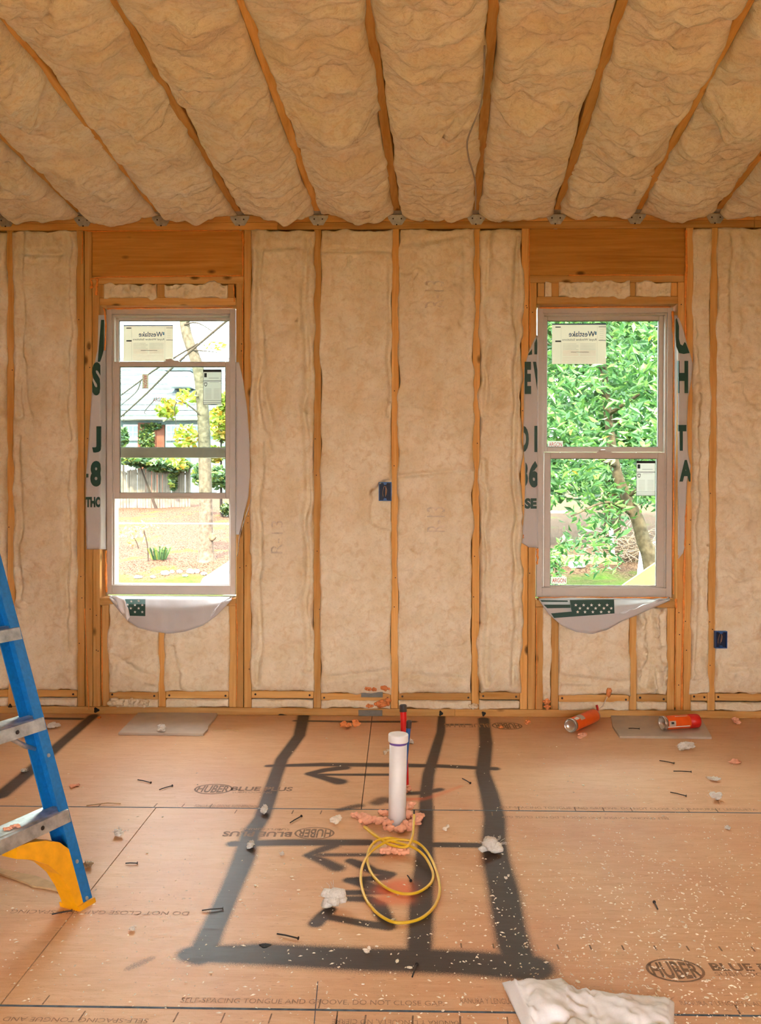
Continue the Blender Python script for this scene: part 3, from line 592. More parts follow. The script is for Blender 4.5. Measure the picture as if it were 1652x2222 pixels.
# faint print on the batts
M['print_batt'] = plain('faint_violet_print', lin(224, 206, 182), .9, var=.15)
def batt_print(o, hf, x0, z0, px0, py0, px1, py1, s, rot=True, mat='print_batt'):
    def fn(a, b):
        if rot: a, b = 1-b, a
        p = PW(px0+(px1-px0)*a, py1+(py0-py1)*b); return hf(p[0]-x0, p[2]-z0)
    uv, f = text_mesh(s); put('printed_text', [fn(a, b) for a, b in uv], f, M[mat], o)
batt_print(wb5, h_e, X['D']+H, top('D'), 922, 612, 963, 670, 'R-13')
batt_print(wb5, h_e, X['D']+H, top('D'), 926, 1100, 966, 1154, 'R-13')
batt_print(wb3, h_c, X['K']+H, top('K'), 590, 1130, 616, 1200, 'R-13', mat='print_batt')

# ---- ceiling batts: two in sight in every bay, the far end tucked to the wall, plus a plain run behind the camera
def ceil_map(x0, y0): return lambda u, v, w: CP(x0+u, y0-v, w)
nm = ['one beyond the first', 'first', 'second', 'third', 'fourth', 'fifth', 'sixth', 'seventh', 'eighth', 'ninth', 'tenth']
rng = random.Random(8); seam = {}
for i in range(-4, 12):
    fine = -3 <= i <= 9; x0, x1 = RX(i)+H, RX(i+1)-H; ys = -1.05+.05*math.sin(i*2.1)-.03*math.cos(i)
    if fine:
        st = .009 if -2 <= i <= 8 else .03; k = i+2
        lb = ('ceiling batt along the back wall, ' if 1 else '')
        pos = {-3: 'two bays out of sight', -2: 'one bay out of sight', 9: 'out of sight past the last rafter'}.get(i) or '%s bay from the ladder side' % ('first', 'second', 'third', 'fourth', 'fifth', 'sixth', 'seventh', 'eighth', 'ninth', 'tenth')[i+1]
        cr = [(0, .3+.1*rng.random(), 1, .33+.1*rng.random(), .008, .012), (0, .62+.1*rng.random(), .8, .6+.1*rng.random(), .007, .012)]
        if -2 <= i <= 8:
            oA, hA = batt('ceiling_batt', x1-x0, -ys-.012, st, ceil_map(x0, -.012), .062, 100+i*3, M['batt_c'], 'sagging ceiling batt against the back wall, '+pos, 'ceiling batts', back=.06, over=.010, wr=(1.3, 4.4, .024), creases=cr, roll=.05, rag=.010, kind=1, endroll=.16, sink=.05)
        oB, hB = batt('ceiling_batt', x1-x0, 1.35 if st < .02 else 1.5, st, ceil_map(x0, ys), .066 if i != 3 else .056, 201+i*3, M['batt_c'], 'sagging ceiling batt nearer the camera, '+pos, 'ceiling batts', back=.06, over=.010, wr=(1.3, 3.8, .025), creases=cr, roll=.05, rag=.03, kind=2, endroll=.010, lip=1.0)
        if i == 3:
            for (px0, py0, px1, py1) in ((752, 262, 778, 330), (786, 440, 804, 468)):
                def fn(a, b, r=(px0, py0, px1, py1)):
                    a, b = 1-b, a
                    v = ray(r[0]+(r[2]-r[0])*a, r[3]+(r[1]-r[3])*b); t = (CZ0-.05-CM*CC[1]-CC[2])/(v[2]+CM*v[1]); p = CC+t*v
                    return hA(p[0]-CK*p[1]-x0, -.012-p[1])
                uv, f = text_mesh('R-30'); put('printed_text', [fn(a, b) for a, b in uv], f, M['print_batt'], oA)
m = MB()
for i in range(-4, 12):                    # the run of ceiling that the photograph does not show
    x0, x1 = RX(i)+H, RX(i+1)-H
    for (y0, y1) in ((-2.36, ROOM_Y),) if -3 <= i <= 9 else ((.0, ROOM_Y),):
        n = 14; vv = []
        for j in range(n+1):
            y = y0+(y1-y0)*j/n
            for k in range(9): u = k/8; vv.append(CP(np.array(x0+(x1-x0)*u), np.array(y), np.array(.05*math.sin(PI*u)**.5+.008*math.sin(j*2.3+k+i))))
        m.add(vv, [(j*9+k, (j+1)*9+k, (j+1)*9+k+1, j*9+k+1) for j in range(n) for k in range(8)])
tag(m.build('ceiling_insulation', M['batt_c'], None, True), 'ceiling insulation running on behind the camera', 'insulation', kind='stuff')

# ================================================================== HOUSE WRAP AROUND THE WINDOWS
def on_flap(px, py, fold, side, eps=.0): # side flap: flat on the stud faces, folded at px = fold into the reveal
    inside = (px-fold)*side > 0
    if not inside: return PW(px, py, -.0045-eps)
    xc = PW(fold, py, -.0045)[0]; k = .20*side                  # plane x = xc + k*(y+.0045)
    v = ray(px, py); t = (xc+k*(.0045+CC[1])-CC[0])/(v[0]-k*v[1]); p = CC+t*v
    return p+np.array([-side*.001*(eps > 0), -eps, 0])
def flap(outer, inner, fold, side, label, waves=0):
    # outer / inner: edge outlines (px, py) of the sheet, away from and next to the window
    def at(edge, y): e = np.array(edge, float); return np.interp(y, e[:, 1], e[:, 0])
    y0 = max(outer[0][1], inner[0][1]); y1 = min(outer[-1][1], inner[-1][1]); ys = np.linspace(y0, y1, 46); v = []; nc = 13
    for y in ys:
        a, b = at(outer, y), at(inner, y); cols = np.concatenate([np.linspace(a, fold, 8), np.linspace(fold, b, 6)[1:]]) if (a-fold)*(b-fold) < 0 else np.linspace(a, b, 13)
        for x in cols:
            p = on_flap(x, y, fold, side); p = p+np.array([0, -.0015*vnoise(np.array(x/9.), np.array(y/40.), 7)-.0015, 0]); v.append(p)
    root = obj('house_wrap', v, grid_faces(len(ys), nc), M['wrap'], None, True)
    md = root.modifiers.new('thickness', 'SOLIDIFY'); md.thickness = .0008; md.offset = 0
    return tag(root, label, 'house wrap', 'house wrap folded in around the windows')
def wrap_text(root, s, rect, fold, side, cuts=(), bold=.055, sub=3):
    x0, y0, x1, y1 = rect; cu = [((c-x0)/(x1-x0), k) for c, k in cuts]
    if x0 < fold < x1: cu.append(((fold-x0)/(x1-x0), None))
    uv, f = text_mesh(s, bold, cu)
    put('printed_letter', [on_flap(x0+(x1-x0)*a, y1+(y0-y1)*b, fold, side, .0045) for a, b in uv], f, M['ink'], root)
def wrap_poly(root, pts, fold, side):
    put('printed_letter', [on_flap(a, b, fold, side, .0045) for a, b in pts], [tuple(range(len(pts)))], M['ink'], root)
fl = flap([(214, 684), (212, 760), (203, 800), (198, 880), (192, 960), (187, 1030), (186, 1120), (188, 1192)], [(231, 684), (231, 1192)], 218, 1, 'white house wrap with green lettering folded in on the ladder side of the raised-sash window')
wrap_poly(fl, [(219.5, 694), (226, 694), (225, 760), (222, 772), (217.5, 785), (212, 785), (214, 760)], 300, 1)
wrap_text(fl, 'S', (200, 786, 219, 858), 218, 1); wrap_text(fl, 'I', (222, 786, 228, 858), 218, 1)
wrap_text(fl, 'J', (200, 925, 222, 982), 218, 1); wrap_text(fl, 'O', (223, 925, 244, 982), 218, 1, ((229.5, 'low'),))
wrap_text(fl, '-', (187, 1028, 192, 1036), 218, 1); wrap_text(fl, '8', (196, 1000, 221, 1056), 218, 1); wrap_text(fl, '8', (222, 1000, 247, 1056), 218, 1, ((229.5, 'low'),))
wrap_text(fl, 'THOU', (186, 1078, 231, 1101), 218, 1, ((229, 'low'),))
fl = flap([(519, 786), (529, 830), (537, 890), (542, 960), (543, 1030), (539, 1080), (530, 1115), (519, 1160)], [(509, 786), (509, 1160)], 512.5, -1, 'plain house wrap flap bulging over the studs on the far side of the raised-sash window')
fl = flap([(1164, 728), (1148, 762), (1138, 800), (1137, 880), (1136, 960), (1140, 1040), (1138, 1110), (1132, 1180), (1148, 1188)], [(1168, 728), (1168, 1192)], 1167.5, 1, 'white house wrap with green letters on the middle-of-wall side of the closed window')
F2 = 1167.5
wrap_poly(fl, [(1160, 745), (1166, 732), (1166, 769), (1160, 769)], F2, 1); wrap_poly(fl, [(1147, 768), (1155, 757), (1155, 769), (1147, 771)], F2, 1)
wrap_text(fl, 'E', (1139, 785, 1153, 855), F2, 1); wrap_text(fl, 'V', (1157, 785, 1181, 855), F2, 1, ((1166.5, 'low'),))
wrap_text(fl, 'O', (1124, 924, 1148, 981), F2, 1, ((1137, 'high'),)); wrap_text(fl, 'P', (1160, 924, 1180, 981), F2, 1, ((1166.5, 'low'),))
wrap_text(fl, '3', (1124, 1000, 1146, 1058), F2, 1, ((1141, 'high'),)); wrap_text(fl, '6', (1148, 1000, 1170, 1058), F2, 1, ((1166.5, 'low'),))
wrap_text(fl, 'SE', (1139, 1081, 1165, 1104), F2, 1)
fl = flap([(1470, 684), (1478, 700), (1485, 722), (1492, 750), (1499, 770), (1503, 790), (1500, 830), (1494, 860), (1491, 920), (1494, 985), (1500, 1015), (1492, 1040), (1489, 1090), (1486, 1150), (1486, 1196), (1473, 1212)], [(1464, 684), (1464, 1212)], 1473, -1, 'white house wrap with green letters on the outlet-box side of the closed window')
wrap_poly(fl, [(1466.5, 694), (1469, 690), (1474, 708), (1474, 735), (1477, 747), (1482, 750), (1486, 742), (1489, 745), (1497, 766), (1484, 768), (1474, 766), (1468, 752), (1466.5, 730)], 1400, -1)
wrap_text(fl, 'H', (1467, 783, 1494, 853), 1473, -1); wrap_text(fl, 'T', (1468, 922, 1490, 978), 1473, -1); wrap_text(fl, 'A', (1475, 998, 1503, 1045), 1473, -1, ((1499, 'low'),))
# hanging aprons under the sills, with a printed flag
def apron(edge, top_px, label, seed, out=.012, sag=0):
    xs = np.linspace(edge[0][0], edge[-1][0], 40); e = np.array(edge, float); v = []; nr = 14
    for x in xs:
        yb = np.interp(x, e[:, 0], e[:, 1]); yt = np.interp(x, [q[0] for q in top_px], [q[1] for q in top_px])
        p = PW(x, yt, -.006); v.append(np.array([p[0], .045, p[2]+.004])); v.append(np.array([p[0], .012, p[2]+.003]))
        for r in np.linspace(0, 1, nr-2):
            y = -.007-.034*min(1, r*3)-out*math.sin(r*2.2)-.004*float(vnoise(np.array(x/14.), np.array(r*3), seed)); v.append(PW(x, yt+(yb-yt)*r, y))
    root = obj('house_wrap', v, grid_faces(len(xs), nr), M['wrap'], None, True); md = root.modifiers.new('thickness', 'SOLIDIFY'); md.thickness = .0008; md.offset = 0
    return tag(root, label, 'house wrap', 'house wrap folded in around the windows')
def star(cx, cy, r, Y): return [PW(cx+r*(1 if k % 2 == 0 else .42)*math.sin(k*PI/5), cy-r*(1 if k % 2 == 0 else .42)*math.cos(k*PI/5), Y) for k in range(10)]
def star_f(b=0): return [tuple(range(10))]
ap = apron([(238, 1300), (262, 1330), (276, 1346), (300, 1362), (330, 1370), (365, 1375), (400, 1371), (440, 1358), (470, 1336), (503, 1302)], [(238, 1296), (503, 1298)], 'rounded house wrap apron with a small starred flag under the raised-sash window', 5)
put('printed_flag', [PW(271, 1300, -.026), PW(315.5, 1300, -.026), PW(315.5, 1311, -.052), PW(275, 1311, -.052), PW(315.5, 1337, -.058), PW(278, 1336, -.058)], [(0, 1, 2, 3), (3, 2, 4, 5)], M['ink'], ap)
for x, y in ((285, 1305), (301, 1304), (293, 1313), (309, 1313), (284, 1320), (301, 1320), (293, 1328), (309, 1328), (277, 1312)): put('printed_star', star(x, y, 3.4, -.060 if y > 1308 else -.044), star_f(), M['star'], ap)
ap2 = apron([(1170, 1302), (1190, 1332), (1220, 1358), (1250, 1371), (1285, 1376), (1320, 1366), (1350, 1348), (1385, 1334), (1420, 1318), (1455, 1303)], [(1170, 1299), (1455, 1300)], 'twisted house wrap apron with green stripes and stars under the closed window', 9, .018)
put('printed_flag', [PW(x, y, -.064) for x, y in ((1237, 1302), (1333, 1301), (1334, 1331), (1300, 1334), (1244, 1338), (1240, 1322))], [(0, 1, 2, 3, 4, 5)], M['ink'], ap2)
for yy, xs in ((1313, (1250, 1267, 1284, 1301, 1318)), (1320, (1259, 1276, 1293, 1311, 1327)), (1328, (1254, 1270, 1287, 1305, 1322))):
    for x in xs: put('printed_star', star(x, yy, 3.8, -.0655), star_f(), M['star'], ap2)
for poly in ([(1180, 1312), (1238, 1312), (1239, 1319), (1188, 1320)], [(1196, 1331), (1242, 1327), (1244, 1338), (1203, 1341)], [(1173, 1302), (1232, 1303), (1233, 1306), (1176, 1306)]): put('printed_stripe', [PW(x, y, -.064) for x, y in poly], [(0, 1, 2, 3)], M['ink'], ap2)
# loose curled corners of the wrap
def ribbon(name, pts, w, mat, label, cat, seed, group=None):
    p = smooth_path(pts, 6); n = len(p); v = []
    for i in range(n):
        d = np.array([.2, -.2, .9]) if seed % 2 else np.array([.8, -.2, .5]); ww = w*math.sin(PI*(i+.7)/(n+.4))**.6
        for k in range(5): v.append(p[i]+d*ww*(k/4-.5)+np.array([0, -.008*math.sin(k*1.5+i*.6+seed), .004*math.sin(i*1.3+k)]))
    o = obj(name, v, grid_faces(n, 5), mat, None, True); md = o.modifiers.new('thickness', 'SOLIDIFY'); md.thickness = .001
    return tag(o, label, cat, group)
ribbon('wrap_scrap', [PW(240, 1294, -.02), PW(258, 1303, -.05), PW(270, 1322, -.066), PW(279, 1345, -.066)], .05, M['plastic_film'], 'curled loose corner of house wrap at the sill end on the ladder side', 'house wrap', 2)
ribbon('wrap_scrap', [PW(500, 1296, -.02), PW(482, 1308, -.05), PW(468, 1322, -.066), PW(459, 1338, -.066)], .022, M['plastic_film'], 'thin torn streamer of house wrap hanging from the raised-sash window sill', 'house wrap', 4)
ribbon('wrap_scrap', [PW(545, 1085, -.01), PW(532, 1125, -.03), PW(520, 1165, -.03), PW(516, 1205, -.01)], .022, M['plastic_film'], 'twisted white wrap strip along the far jamb of the raised-sash window', 'house wrap', 3)
ribbon('wrap_scrap', [PW(1338, 1332, -.07), PW(1375, 1322, -.07), PW(1420, 1306, -.06), PW(1452, 1298, -.015)], .035, M['plastic_film'], 'white twisted wrap tail at the outlet-box end of the closed window sill', 'house wrap', 6)

# ================================================================== WINDOW STICKERS
def sticker(name, rect, Y, mat, label, parts):
    x0, x1, z0, z1 = px_rect(*rect, Y); o = obj(name, *cbox(x0, x1, Y-.0006, Y, z0, z1), mat); tag(o, label, 'sticker')
    for kind, s, (a, b, c, d), m2 in parts:
        fx = lambda u, v: (x0+(x1-x0)*(a+(c-a)*u), Y-.0012, z1-(z1-z0)*(b+(d-b)*(1-v)))
        if kind == 'bar': put('printed_bar', [fx(0, 0), fx(1, 0), fx(1, 1), fx(0, 1)], [(0, 1, 2, 3)], M[m2], o)
        else:
            uv, f = text_mesh(s, .01)
            if kind == 'mirror': uv[:, 0] = 1-uv[:, 0]
            if kind == 'turned': q = uv.copy(); uv[:, 0] = q[:, 1]; uv[:, 1] = 1-q[:, 0]
            put('printed_text', [fx(u, v) for u, v in uv], f, M[m2], o)
    return o
def big_label(rect, label):
    P = [('bar', '', (.0, .0, 1, .03), 'ink_blue'), ('bar', '', (.06, .075, .16, .10), 'ink_black'), ('bar', '', (.86, .075, 1, .09), 'ink_grey'), ('bar', '', (.06, .42, .17, .455), 'ink_black'), ('bar', '', (.86, .41, 1, .425), 'ink_grey'),
         ('bar', '', (.165, .06, .168, 1), 'ink_pale'), ('bar', '', (.832, .06, .835, 1), 'ink_pale'),
         ('mirror', 'Westlake', (.31, .19, .795, .325), 'ink_blue'), ('bar', '', (.795, .20, .82, .28), 'ink_sky'),
         ('mirror', 'Royal Window Solutions', (.19, .37, .82, .44), 'ink_grey')]
    for k in range(9): P.append(('bar', '', (.2, .50+.035*k, .49 if k % 3 else .45, .508+.035*k), 'ink_pale' if k < 5 else 'ink_pink')); P.append(('bar', '', (.52, .50+.035*k, .81, .508+.035*k), 'ink_pale' if k < 5 else 'ink_pink'))
    for k in range(4): P.append(('bar', '', (.19, .83+.04*k, .81, .836+.04*k), 'ink_pink'))
    for k in range(6): P.append(('bar', '', (.88, .14+.05*k, .95, .145+.05*k), 'ink_pale'))
    P.append(('bar', '', (.35, .70, .68, .71), 'ink_grey'))
    return sticker('window_label', rect, .1055, M['paper_tan'], label, P)
big_label((268, 705, 376, 784), 'large manufacturer label with mirrored blue lettering on the raised-sash window')
big_label((1198, 702, 1316, 790), 'large manufacturer label with mirrored blue lettering on the leafy closed window')
def small_label(rect, label):
    P = [('bar', '', (0, 0, 1, .07), 'ink_black'), ('bar', '', (.06, .10, .2, .22), 'ink_black'), ('bar', '', (0, .315, 1, .33), 'ink_black'), ('turned', 'D', (.06, .37, .22, .48), 'ink_black'), ('bar', '', (0, .88, 1, .89), 'ink_grey'), ('bar', '', (0, .94, 1, .95), 'ink_grey')]
    for k in range(8): P.append(('bar', '', (.12, .55+.04*k, .45, .558+.04*k), 'ink_pale')); P.append(('bar', '', (.58, .55+.04*k, .9, .558+.04*k), 'ink_pale'))
    P += [('bar', '', (0, 0, .02, 1), 'ink_grey'), ('bar', '', (.98, 0, 1, 1), 'ink_grey'), ('bar', '', (0, .985, 1, 1), 'ink_grey'), ('bar', '', (.3, .24, .85, .25), 'ink_grey'), ('bar', '', (.35, .36, .85, .37), 'ink_pale')]
    return sticker('energy_label', rect, .0725, M['paper'], label, P)
small_label((441, 802, 481, 878), 'small rating label in the corner of the raised lower sash')
small_label((1381, 1000, 1423, 1076), 'small rating label in the corner of the closed lower sash')
sticker('gas_sticker', (309, 812, 322, 843), .0725, M['paper_tan'], 'little upright red-lettered sticker on the raised sash', [('turned', 'ARGON', (.2, .06, .8, .94), 'ink_red')])
sticker('gas_sticker', (331, 861, 361, 873), .0725, M['glass'], 'clear level sticker with red letters on the raised sash', [('text', 'ARGON', (.06, .15, .94, .85), 'ink_red')])
sticker('gas_sticker', (1189, 957, 1222, 971), .1055, M['paper'], 'red-lettered sticker at the bottom of the closed upper sash', [('text', 'ARGON', (.08, .2, .94, .85), 'ink_red')])
sticker('gas_sticker', (1196, 1252, 1230, 1267), .0725, M['paper'], 'red-lettered sticker at the bottom of the closed lower sash', [('text', 'ARGON', (.08, .2, .94, .8), 'ink_red')])

# ================================================================== SEALANT AND FOAM
def bead(pts, r=.0028, Y=-.002, amp=.35, seed=1):
    p = smooth_path([PW(a, b, Y) for a, b in pts], 10); n = len(p); k = np.arange(n)
    rr = r*(1+amp*vnoise(k*.6, k*0, seed)+.5*np.clip(vnoise(k*.23, k*0+3, seed+4), 0, 1)); p = p+np.stack([.0015*vnoise(k*.4, k*0, seed+8), 0*k, .0015*vnoise(k*.5, k*0, seed+9)], 1)
    obj('sealant_bead', *tube(p, rr, 6), M['bead'], wall, True)
for i, (pts, r) in enumerate([
  ([(179, 503), (179, 540), (178, 573)], .0022), ([(180, 500), (215, 502), (300, 501), (425, 501), (520, 500)], .0022), ([(527, 502), (528, 530), (527, 560), (527, 600)], .0045), ([(196, 606), (230, 601), (320, 600), (440, 599), (522, 598)], .0028),
  ([(197, 608), (200, 620), (196, 624)], .006), ([(212, 606), (210, 622), (209, 640)], .006), ([(507, 618), (508, 640), (509, 655)], .0026), ([(530, 600), (527, 660), (527, 760), (529, 860)], .0022),
  ([(225, 668), (229, 690), (228, 760)], .004), ([(220, 1316), (221, 1420), (222, 1530)], .0022), ([(184, 1320), (188, 1420), (193, 1540)], .0018), ([(512, 1310), (516, 1400), (513, 1520)], .002), ([(230, 1195), (230, 1240), (231, 1285)], .005),
  ([(1149, 496), (1149, 560), (1150, 660), (1150, 755)], .0022), ([(1235, 597), (1330, 597), (1485, 597)], .0024), ([(1489, 500), (1490, 560), (1488, 660), (1489, 740)], .005), ([(1460, 676), (1463, 720), (1465, 780)], .006), ([(1464, 780), (1463, 1000), (1462, 1200), (1461, 1290)], .0045),
  ([(1489, 1095), (1487, 1150), (1486, 1220), (1484, 1330), (1481, 1440), (1480, 1540)], .0042), ([(1467, 1312), (1466, 1420), (1465, 1535)], .002), ([(1164, 1320), (1165, 1420), (1163, 1540)], .0022), ([(1169, 1297), (1260, 1296), (1400, 1297), (1455, 1297)], .003), ([(1166, 1190), (1167, 1210), (1166, 1225)], .005), ([(1134, 1160), (1135, 1168)], .007), ([(1467, 1300), (1468, 1320)], .006),
  ([(233, 670), (300, 669), (420, 669), (505, 667)], .0025), ([(1170, 668), (1300, 667), (1455, 666)], .0025)]): bead(pts, r, seed=i*5+2, Y=-.003 if i not in (25, 26, 12, 16, 17) else .042)
def blob(name, parts, mat, label, cat='foam', group=None, sub=3):
    m = MB()
    for c, r, sd in parts:                 # rounded bubbles heaped around a core
        g = np.random.default_rng(sd+500); r = np.asarray(r, float); m.add(*lump(c, r*.72, sd, .25, 1.8, 2, .08))
        for k in range(11):
            d = g.normal(0, 1, 3); d /= np.linalg.norm(d); q = np.asarray(c)+d*r*g.uniform(.45, .8); q[2] = max(q[2], .002) if c[2] < .06 else q[2]
            m.add(*lump(q, r.mean()*g.uniform(.26, .46)*np.array([1.15, 1, .9]), sd*13+k, .22, 1.4, 2, .05))
    return tag(m.build(name, mat, None, True), label, cat, group)
G1 = 'orange foam blobs'
W_ = lambda px, py, Y=-.012: PW(px, py, Y)
blob('foam_blob', [(W_(800, 1494), (.022, .012, .012), 1), (W_(835, 1494), (.028, .014, .014), 2), (W_(812, 1496), (.02, .01, .01), 4)], M['foam'], 'orange foam squeezed out above the grey nail plate', group=G1)
blob('foam_blob', [(W_(828, 1527), (.042, .016, .024), 3), (W_(803, 1532), (.022, .012, .012), 5), (W_(842, 1522), (.022, .016, .022), 6)], M['foam'], 'big orange foam lump below the blocking by the nail plates', group=G1)
blob('foam_blob', [(PF(746, 1572, .02), (.026, .02, .02), 7), (PF(772, 1570, .02), (.028, .02, .019), 8), (PF(757, 1573, .012), (.02, .016, .012), 9)], M['foam'], 'orange foam lump on the floor against the wall below the nail plates', group=G1)
blob('foam_blob', [(W_(1188, 1523, -.014), (.022, .016, .018), 10), (W_(1188, 1534, -.014), (.018, .014, .016), 11)], M['foam'], 'orange foam ball on the stud foot below the closed window', group=G1)
blob('foam_blob', [(PF(1146, 1566, .012), (.02, .014, .012), 12)], M['foam'], 'small orange foam piece by the wall near the oval floor stamp', group=G1)
blob('foam_blob', [(PF(1088, 1578, .006), (.014, .012, .008), 13)], M['foam'], 'tiny orange foam drop lying on the oval floor stamp', group=G1)
blob('foam_blob', [(PF(1266, 1594, .01), (.024, .016, .012), 14), (PF(1258, 1600, .008), (.012, .012, .008), 18)], M['foam_pale'], 'pale orange foam scrap in front of the uncapped can', group=G1)
blob('foam_blob', [(PF(1596, 1562, .014), (.02, .016, .016), 15), (PF(1602, 1566, .012), (.014, .014, .012), 16)], M['foam_pale'], 'orange foam nub by the wall beyond the capped can', group=G1)
blob('foam_blob', [(PF(1596, 1653, .006), (.036, .014, .010), 17)], M['foam_pale'], 'flat salmon foam chip on the floor under the closed window light', group=G1)
blob('foam_blob', [(PF(158, 1705, .006), (.016, .010, .008), 19), (PF(168, 1703, .005), (.016, .006, .005), 20)], M['foam_pale'], 'small salmon foam squiggle on the floor beside the ladder rail', group=G1)
blob('foam_blob', [(PF(215, 1557, .004), (.012, .012, .006), 21)], M['foam'], 'orange foam speck at the wall end of the diagonal spray line', group=G1)

# ================================================================== PLUMBING STUB AND ITS FOAM
pc = PF(862, 1787); pr = .0302
pipe = tag(empty('drain_pipe', pc), 'white upright drain pipe with a cap rising from the floor', 'pipe')
ph = .305
put('pipe_body', *lathe([(pr, -.05), (pr, ph)], pc, (0.012, -.01, 1), 32), M['pvc'], pipe, False)
put('primer_ring', *lathe([(pr+.0006, ph-.028), (pr+.0006, ph-.014)], pc, (0.012, -.01, 1), 32), M['primer'], pipe)
put('cap', *lathe([(pr+.004, ph-.020), (pr+.0045, ph-.018), (pr+.0045, ph+.003), (pr+.003, ph+.006), (pr-.006, ph+.0068)], pc, (0.012, -.01, 1), 32), M['pvc'], pipe)
for o in pipe.children:
    for p in o.data.polygons: p.use_smooth = len(p.vertices) == 4
def pex(name, base, top, r, mat, label, bow=.0):
    b = np.array(base); t = np.array(top); root = tag(empty(name, b), label, 'pipe', 'coloured water pipes'); md = (b+t)/2+np.array([bow, 0, 0]); p = smooth_path([b+(0, 0, -.03), b, md, t], 8)
    put('pipe_body', *tube(p, r, 16), mat, root, True); d = p[-1]-p[-2]; put('end_cap', *lathe([(r*1.12, -.02), (r*1.12, .005), (r*.8, .008)], p[-1], d, 16), M['cap_dark'], root)
rb = PF(881, 1712); dr = CC[1]-rb[1]
pex('water_pipe', rb, PW(875, 1533, rb[1]+.03), .0125, M['pex_red'], 'tall red water pipe stub behind the white drain pipe', .0)
bb = PF(876, 1745); pex('water_pipe', bb, PW(888, 1568, bb[1]), .0085, M['pex_blue'], 'thin blue water pipe stub behind the white drain pipe', -.004)
F_l = lambda px, py, h, r, s: (PF(px, py, h), r, s)
blob('foam_collar', [F_l(797, 1777, .018, (.030, .026, .022), 31), F_l(790, 1775, .02, (.022, .02, .02), 32), F_l(770, 1768, .008, (.022, .009, .009), 33), F_l(781, 1771, .010, (.024, .012, .012), 52), F_l(812, 1778, .012, (.022, .016, .014), 53), F_l(826, 1779, .012, (.026, .018, .014), 34), F_l(832, 1763, .01, (.026, .012, .012), 35), F_l(842, 1786, .014, (.02, .022, .016), 36),
   F_l(846, 1797, .010, (.024, .016, .012), 37), F_l(870, 1798, .014, (.024, .02, .016), 38), F_l(888, 1790, .018, (.028, .022, .018), 39), F_l(905, 1778, .014, (.026, .03, .016), 40), F_l(886, 1768, .02, (.024, .03, .02), 41), F_l(880, 1755, .02, (.022, .026, .02), 42), F_l(890, 1748, .02, (.018, .02, .02), 43), F_l(912, 1770, .012, (.016, .022, .012), 44), F_l(862, 1775, .012, (.04, .03, .014), 45)], M['foam_pale'], 'salmon foam piled around the foot of the white pipe', group=G1)
blob('foam_collar', [F_l(884, 1712, .012, (.018, .016, .016), 46)], M['foam_pale'], 'salmon foam knob at the foot of the red pipe', group=G1)
blob('foam_collar', [F_l(838, 1845, .012, (.024, .018, .014), 47), F_l(858, 1843, .014, (.028, .02, .016), 48), F_l(878, 1848, .010, (.024, .014, .011), 49), F_l(850, 1838, .016, (.02, .016, .014), 50), F_l(872, 1836, .016, (.018, .012, .012), 51)], M['foam_pale'], 'salmon foam mound under the coil of yellow cable', group=G1)

# ================================================================== YELLOW CABLE COIL
cp = [(899, 1768, .075), (898, 1790, .06), (896, 1812, .045), (890, 1830, .034), (880, 1838, .03), (858, 1836, .028), (836, 1828, .028), (815, 1812, .03), (796, 1796, .034), (791, 1794, .036), (796, 1799, .034), (822, 1818, .03), (860, 1828, .03),
      (895, 1838, .028), (920, 1856, .02), (937, 1885, .01), (940, 1905, .006), (930, 1922, .006), (905, 1937, .006), (872, 1939, .006), (838, 1926, .006), (810, 1900, .006), (798, 1872, .012), (800, 1846, .022), (815, 1826, .03), (838, 1819, .034), (855, 1820, .034)]
c2 = [(845, 1818, .036), (870, 1822, .035), (900, 1826, .03), (922, 1842, .024), (940, 1872, .014), (952, 1908, .006), (954, 1938, .006), (942, 1968, .006), (915, 1992, .006), (880, 2002, .006), (848, 1999, .006), (815, 1978, .006), (792, 1946, .006), (783, 1908, .008), (788, 1876, .014), (806, 1848, .022), (836, 1828, .03), (862, 1822, .034), (885, 1823, .034)]
cable = tag(empty('cable_coil', PF(868, 1900)), 'loose coil of yellow cable with one end sticking up, on the floor', 'cable')
P1 = smooth_path([PF(*q) for q in cp], 7); P2 = smooth_path([PF(*q) for q in c2], 7)
put('cable_run', *tube(P1, .0042, 10), M['cable_yellow'], cable, True); put('cable_run', *tube(P2, .0042, 10), M['cable_yellow'], cable, True)
put('cut_end', *tube([P1[0], P1[0]+np.array([0, 0, .016])], .0026, 8), M['cap_dark'], cable)

# ================================================================== STEPLADDER
LA = math.radians(21.83); Ls = np.array([-math.sin(LA), -math.cos(LA), 0]); Ll = np.array([-math.cos(LA), math.sin(LA), 0]); Lz = np.array([0, 0, 1.])
L0 = PF(203, 1957); KL, KS = .325, .03
ladder = tag(empty('stepladder', L0), 'blue stepladder with silver steps and a yellow foot brace', 'ladder')
WB = .54                                   # rail spacing at the foot
def railpt(z, s, l, far=True): # s along the step, l from the front flange to the rear
    q = L0+(Ll*KL+Lz)*z+Ls*(KS*z if far else WB-KS*z); return q+(Ls if far else -Ls)*s+Ll*l
WEB, FL, TH = .058, .034, .004
def rail(z0, z1, far, lean=None):
    prof = [(0, 0), (FL, 0), (FL, TH), (TH, TH), (TH, WEB-TH), (FL, WEB-TH), (FL, WEB), (0, WEB)]; v = []
    for z in (z0, z1): v += [railpt(z, s, l, far) for s, l in prof]
    n = len(prof); return v, [tuple(range(n)), tuple(range(n, 2*n))[::-1]]+[(i, n+i, n+(i+1) % n, (i+1) % n) for i in range(n)]
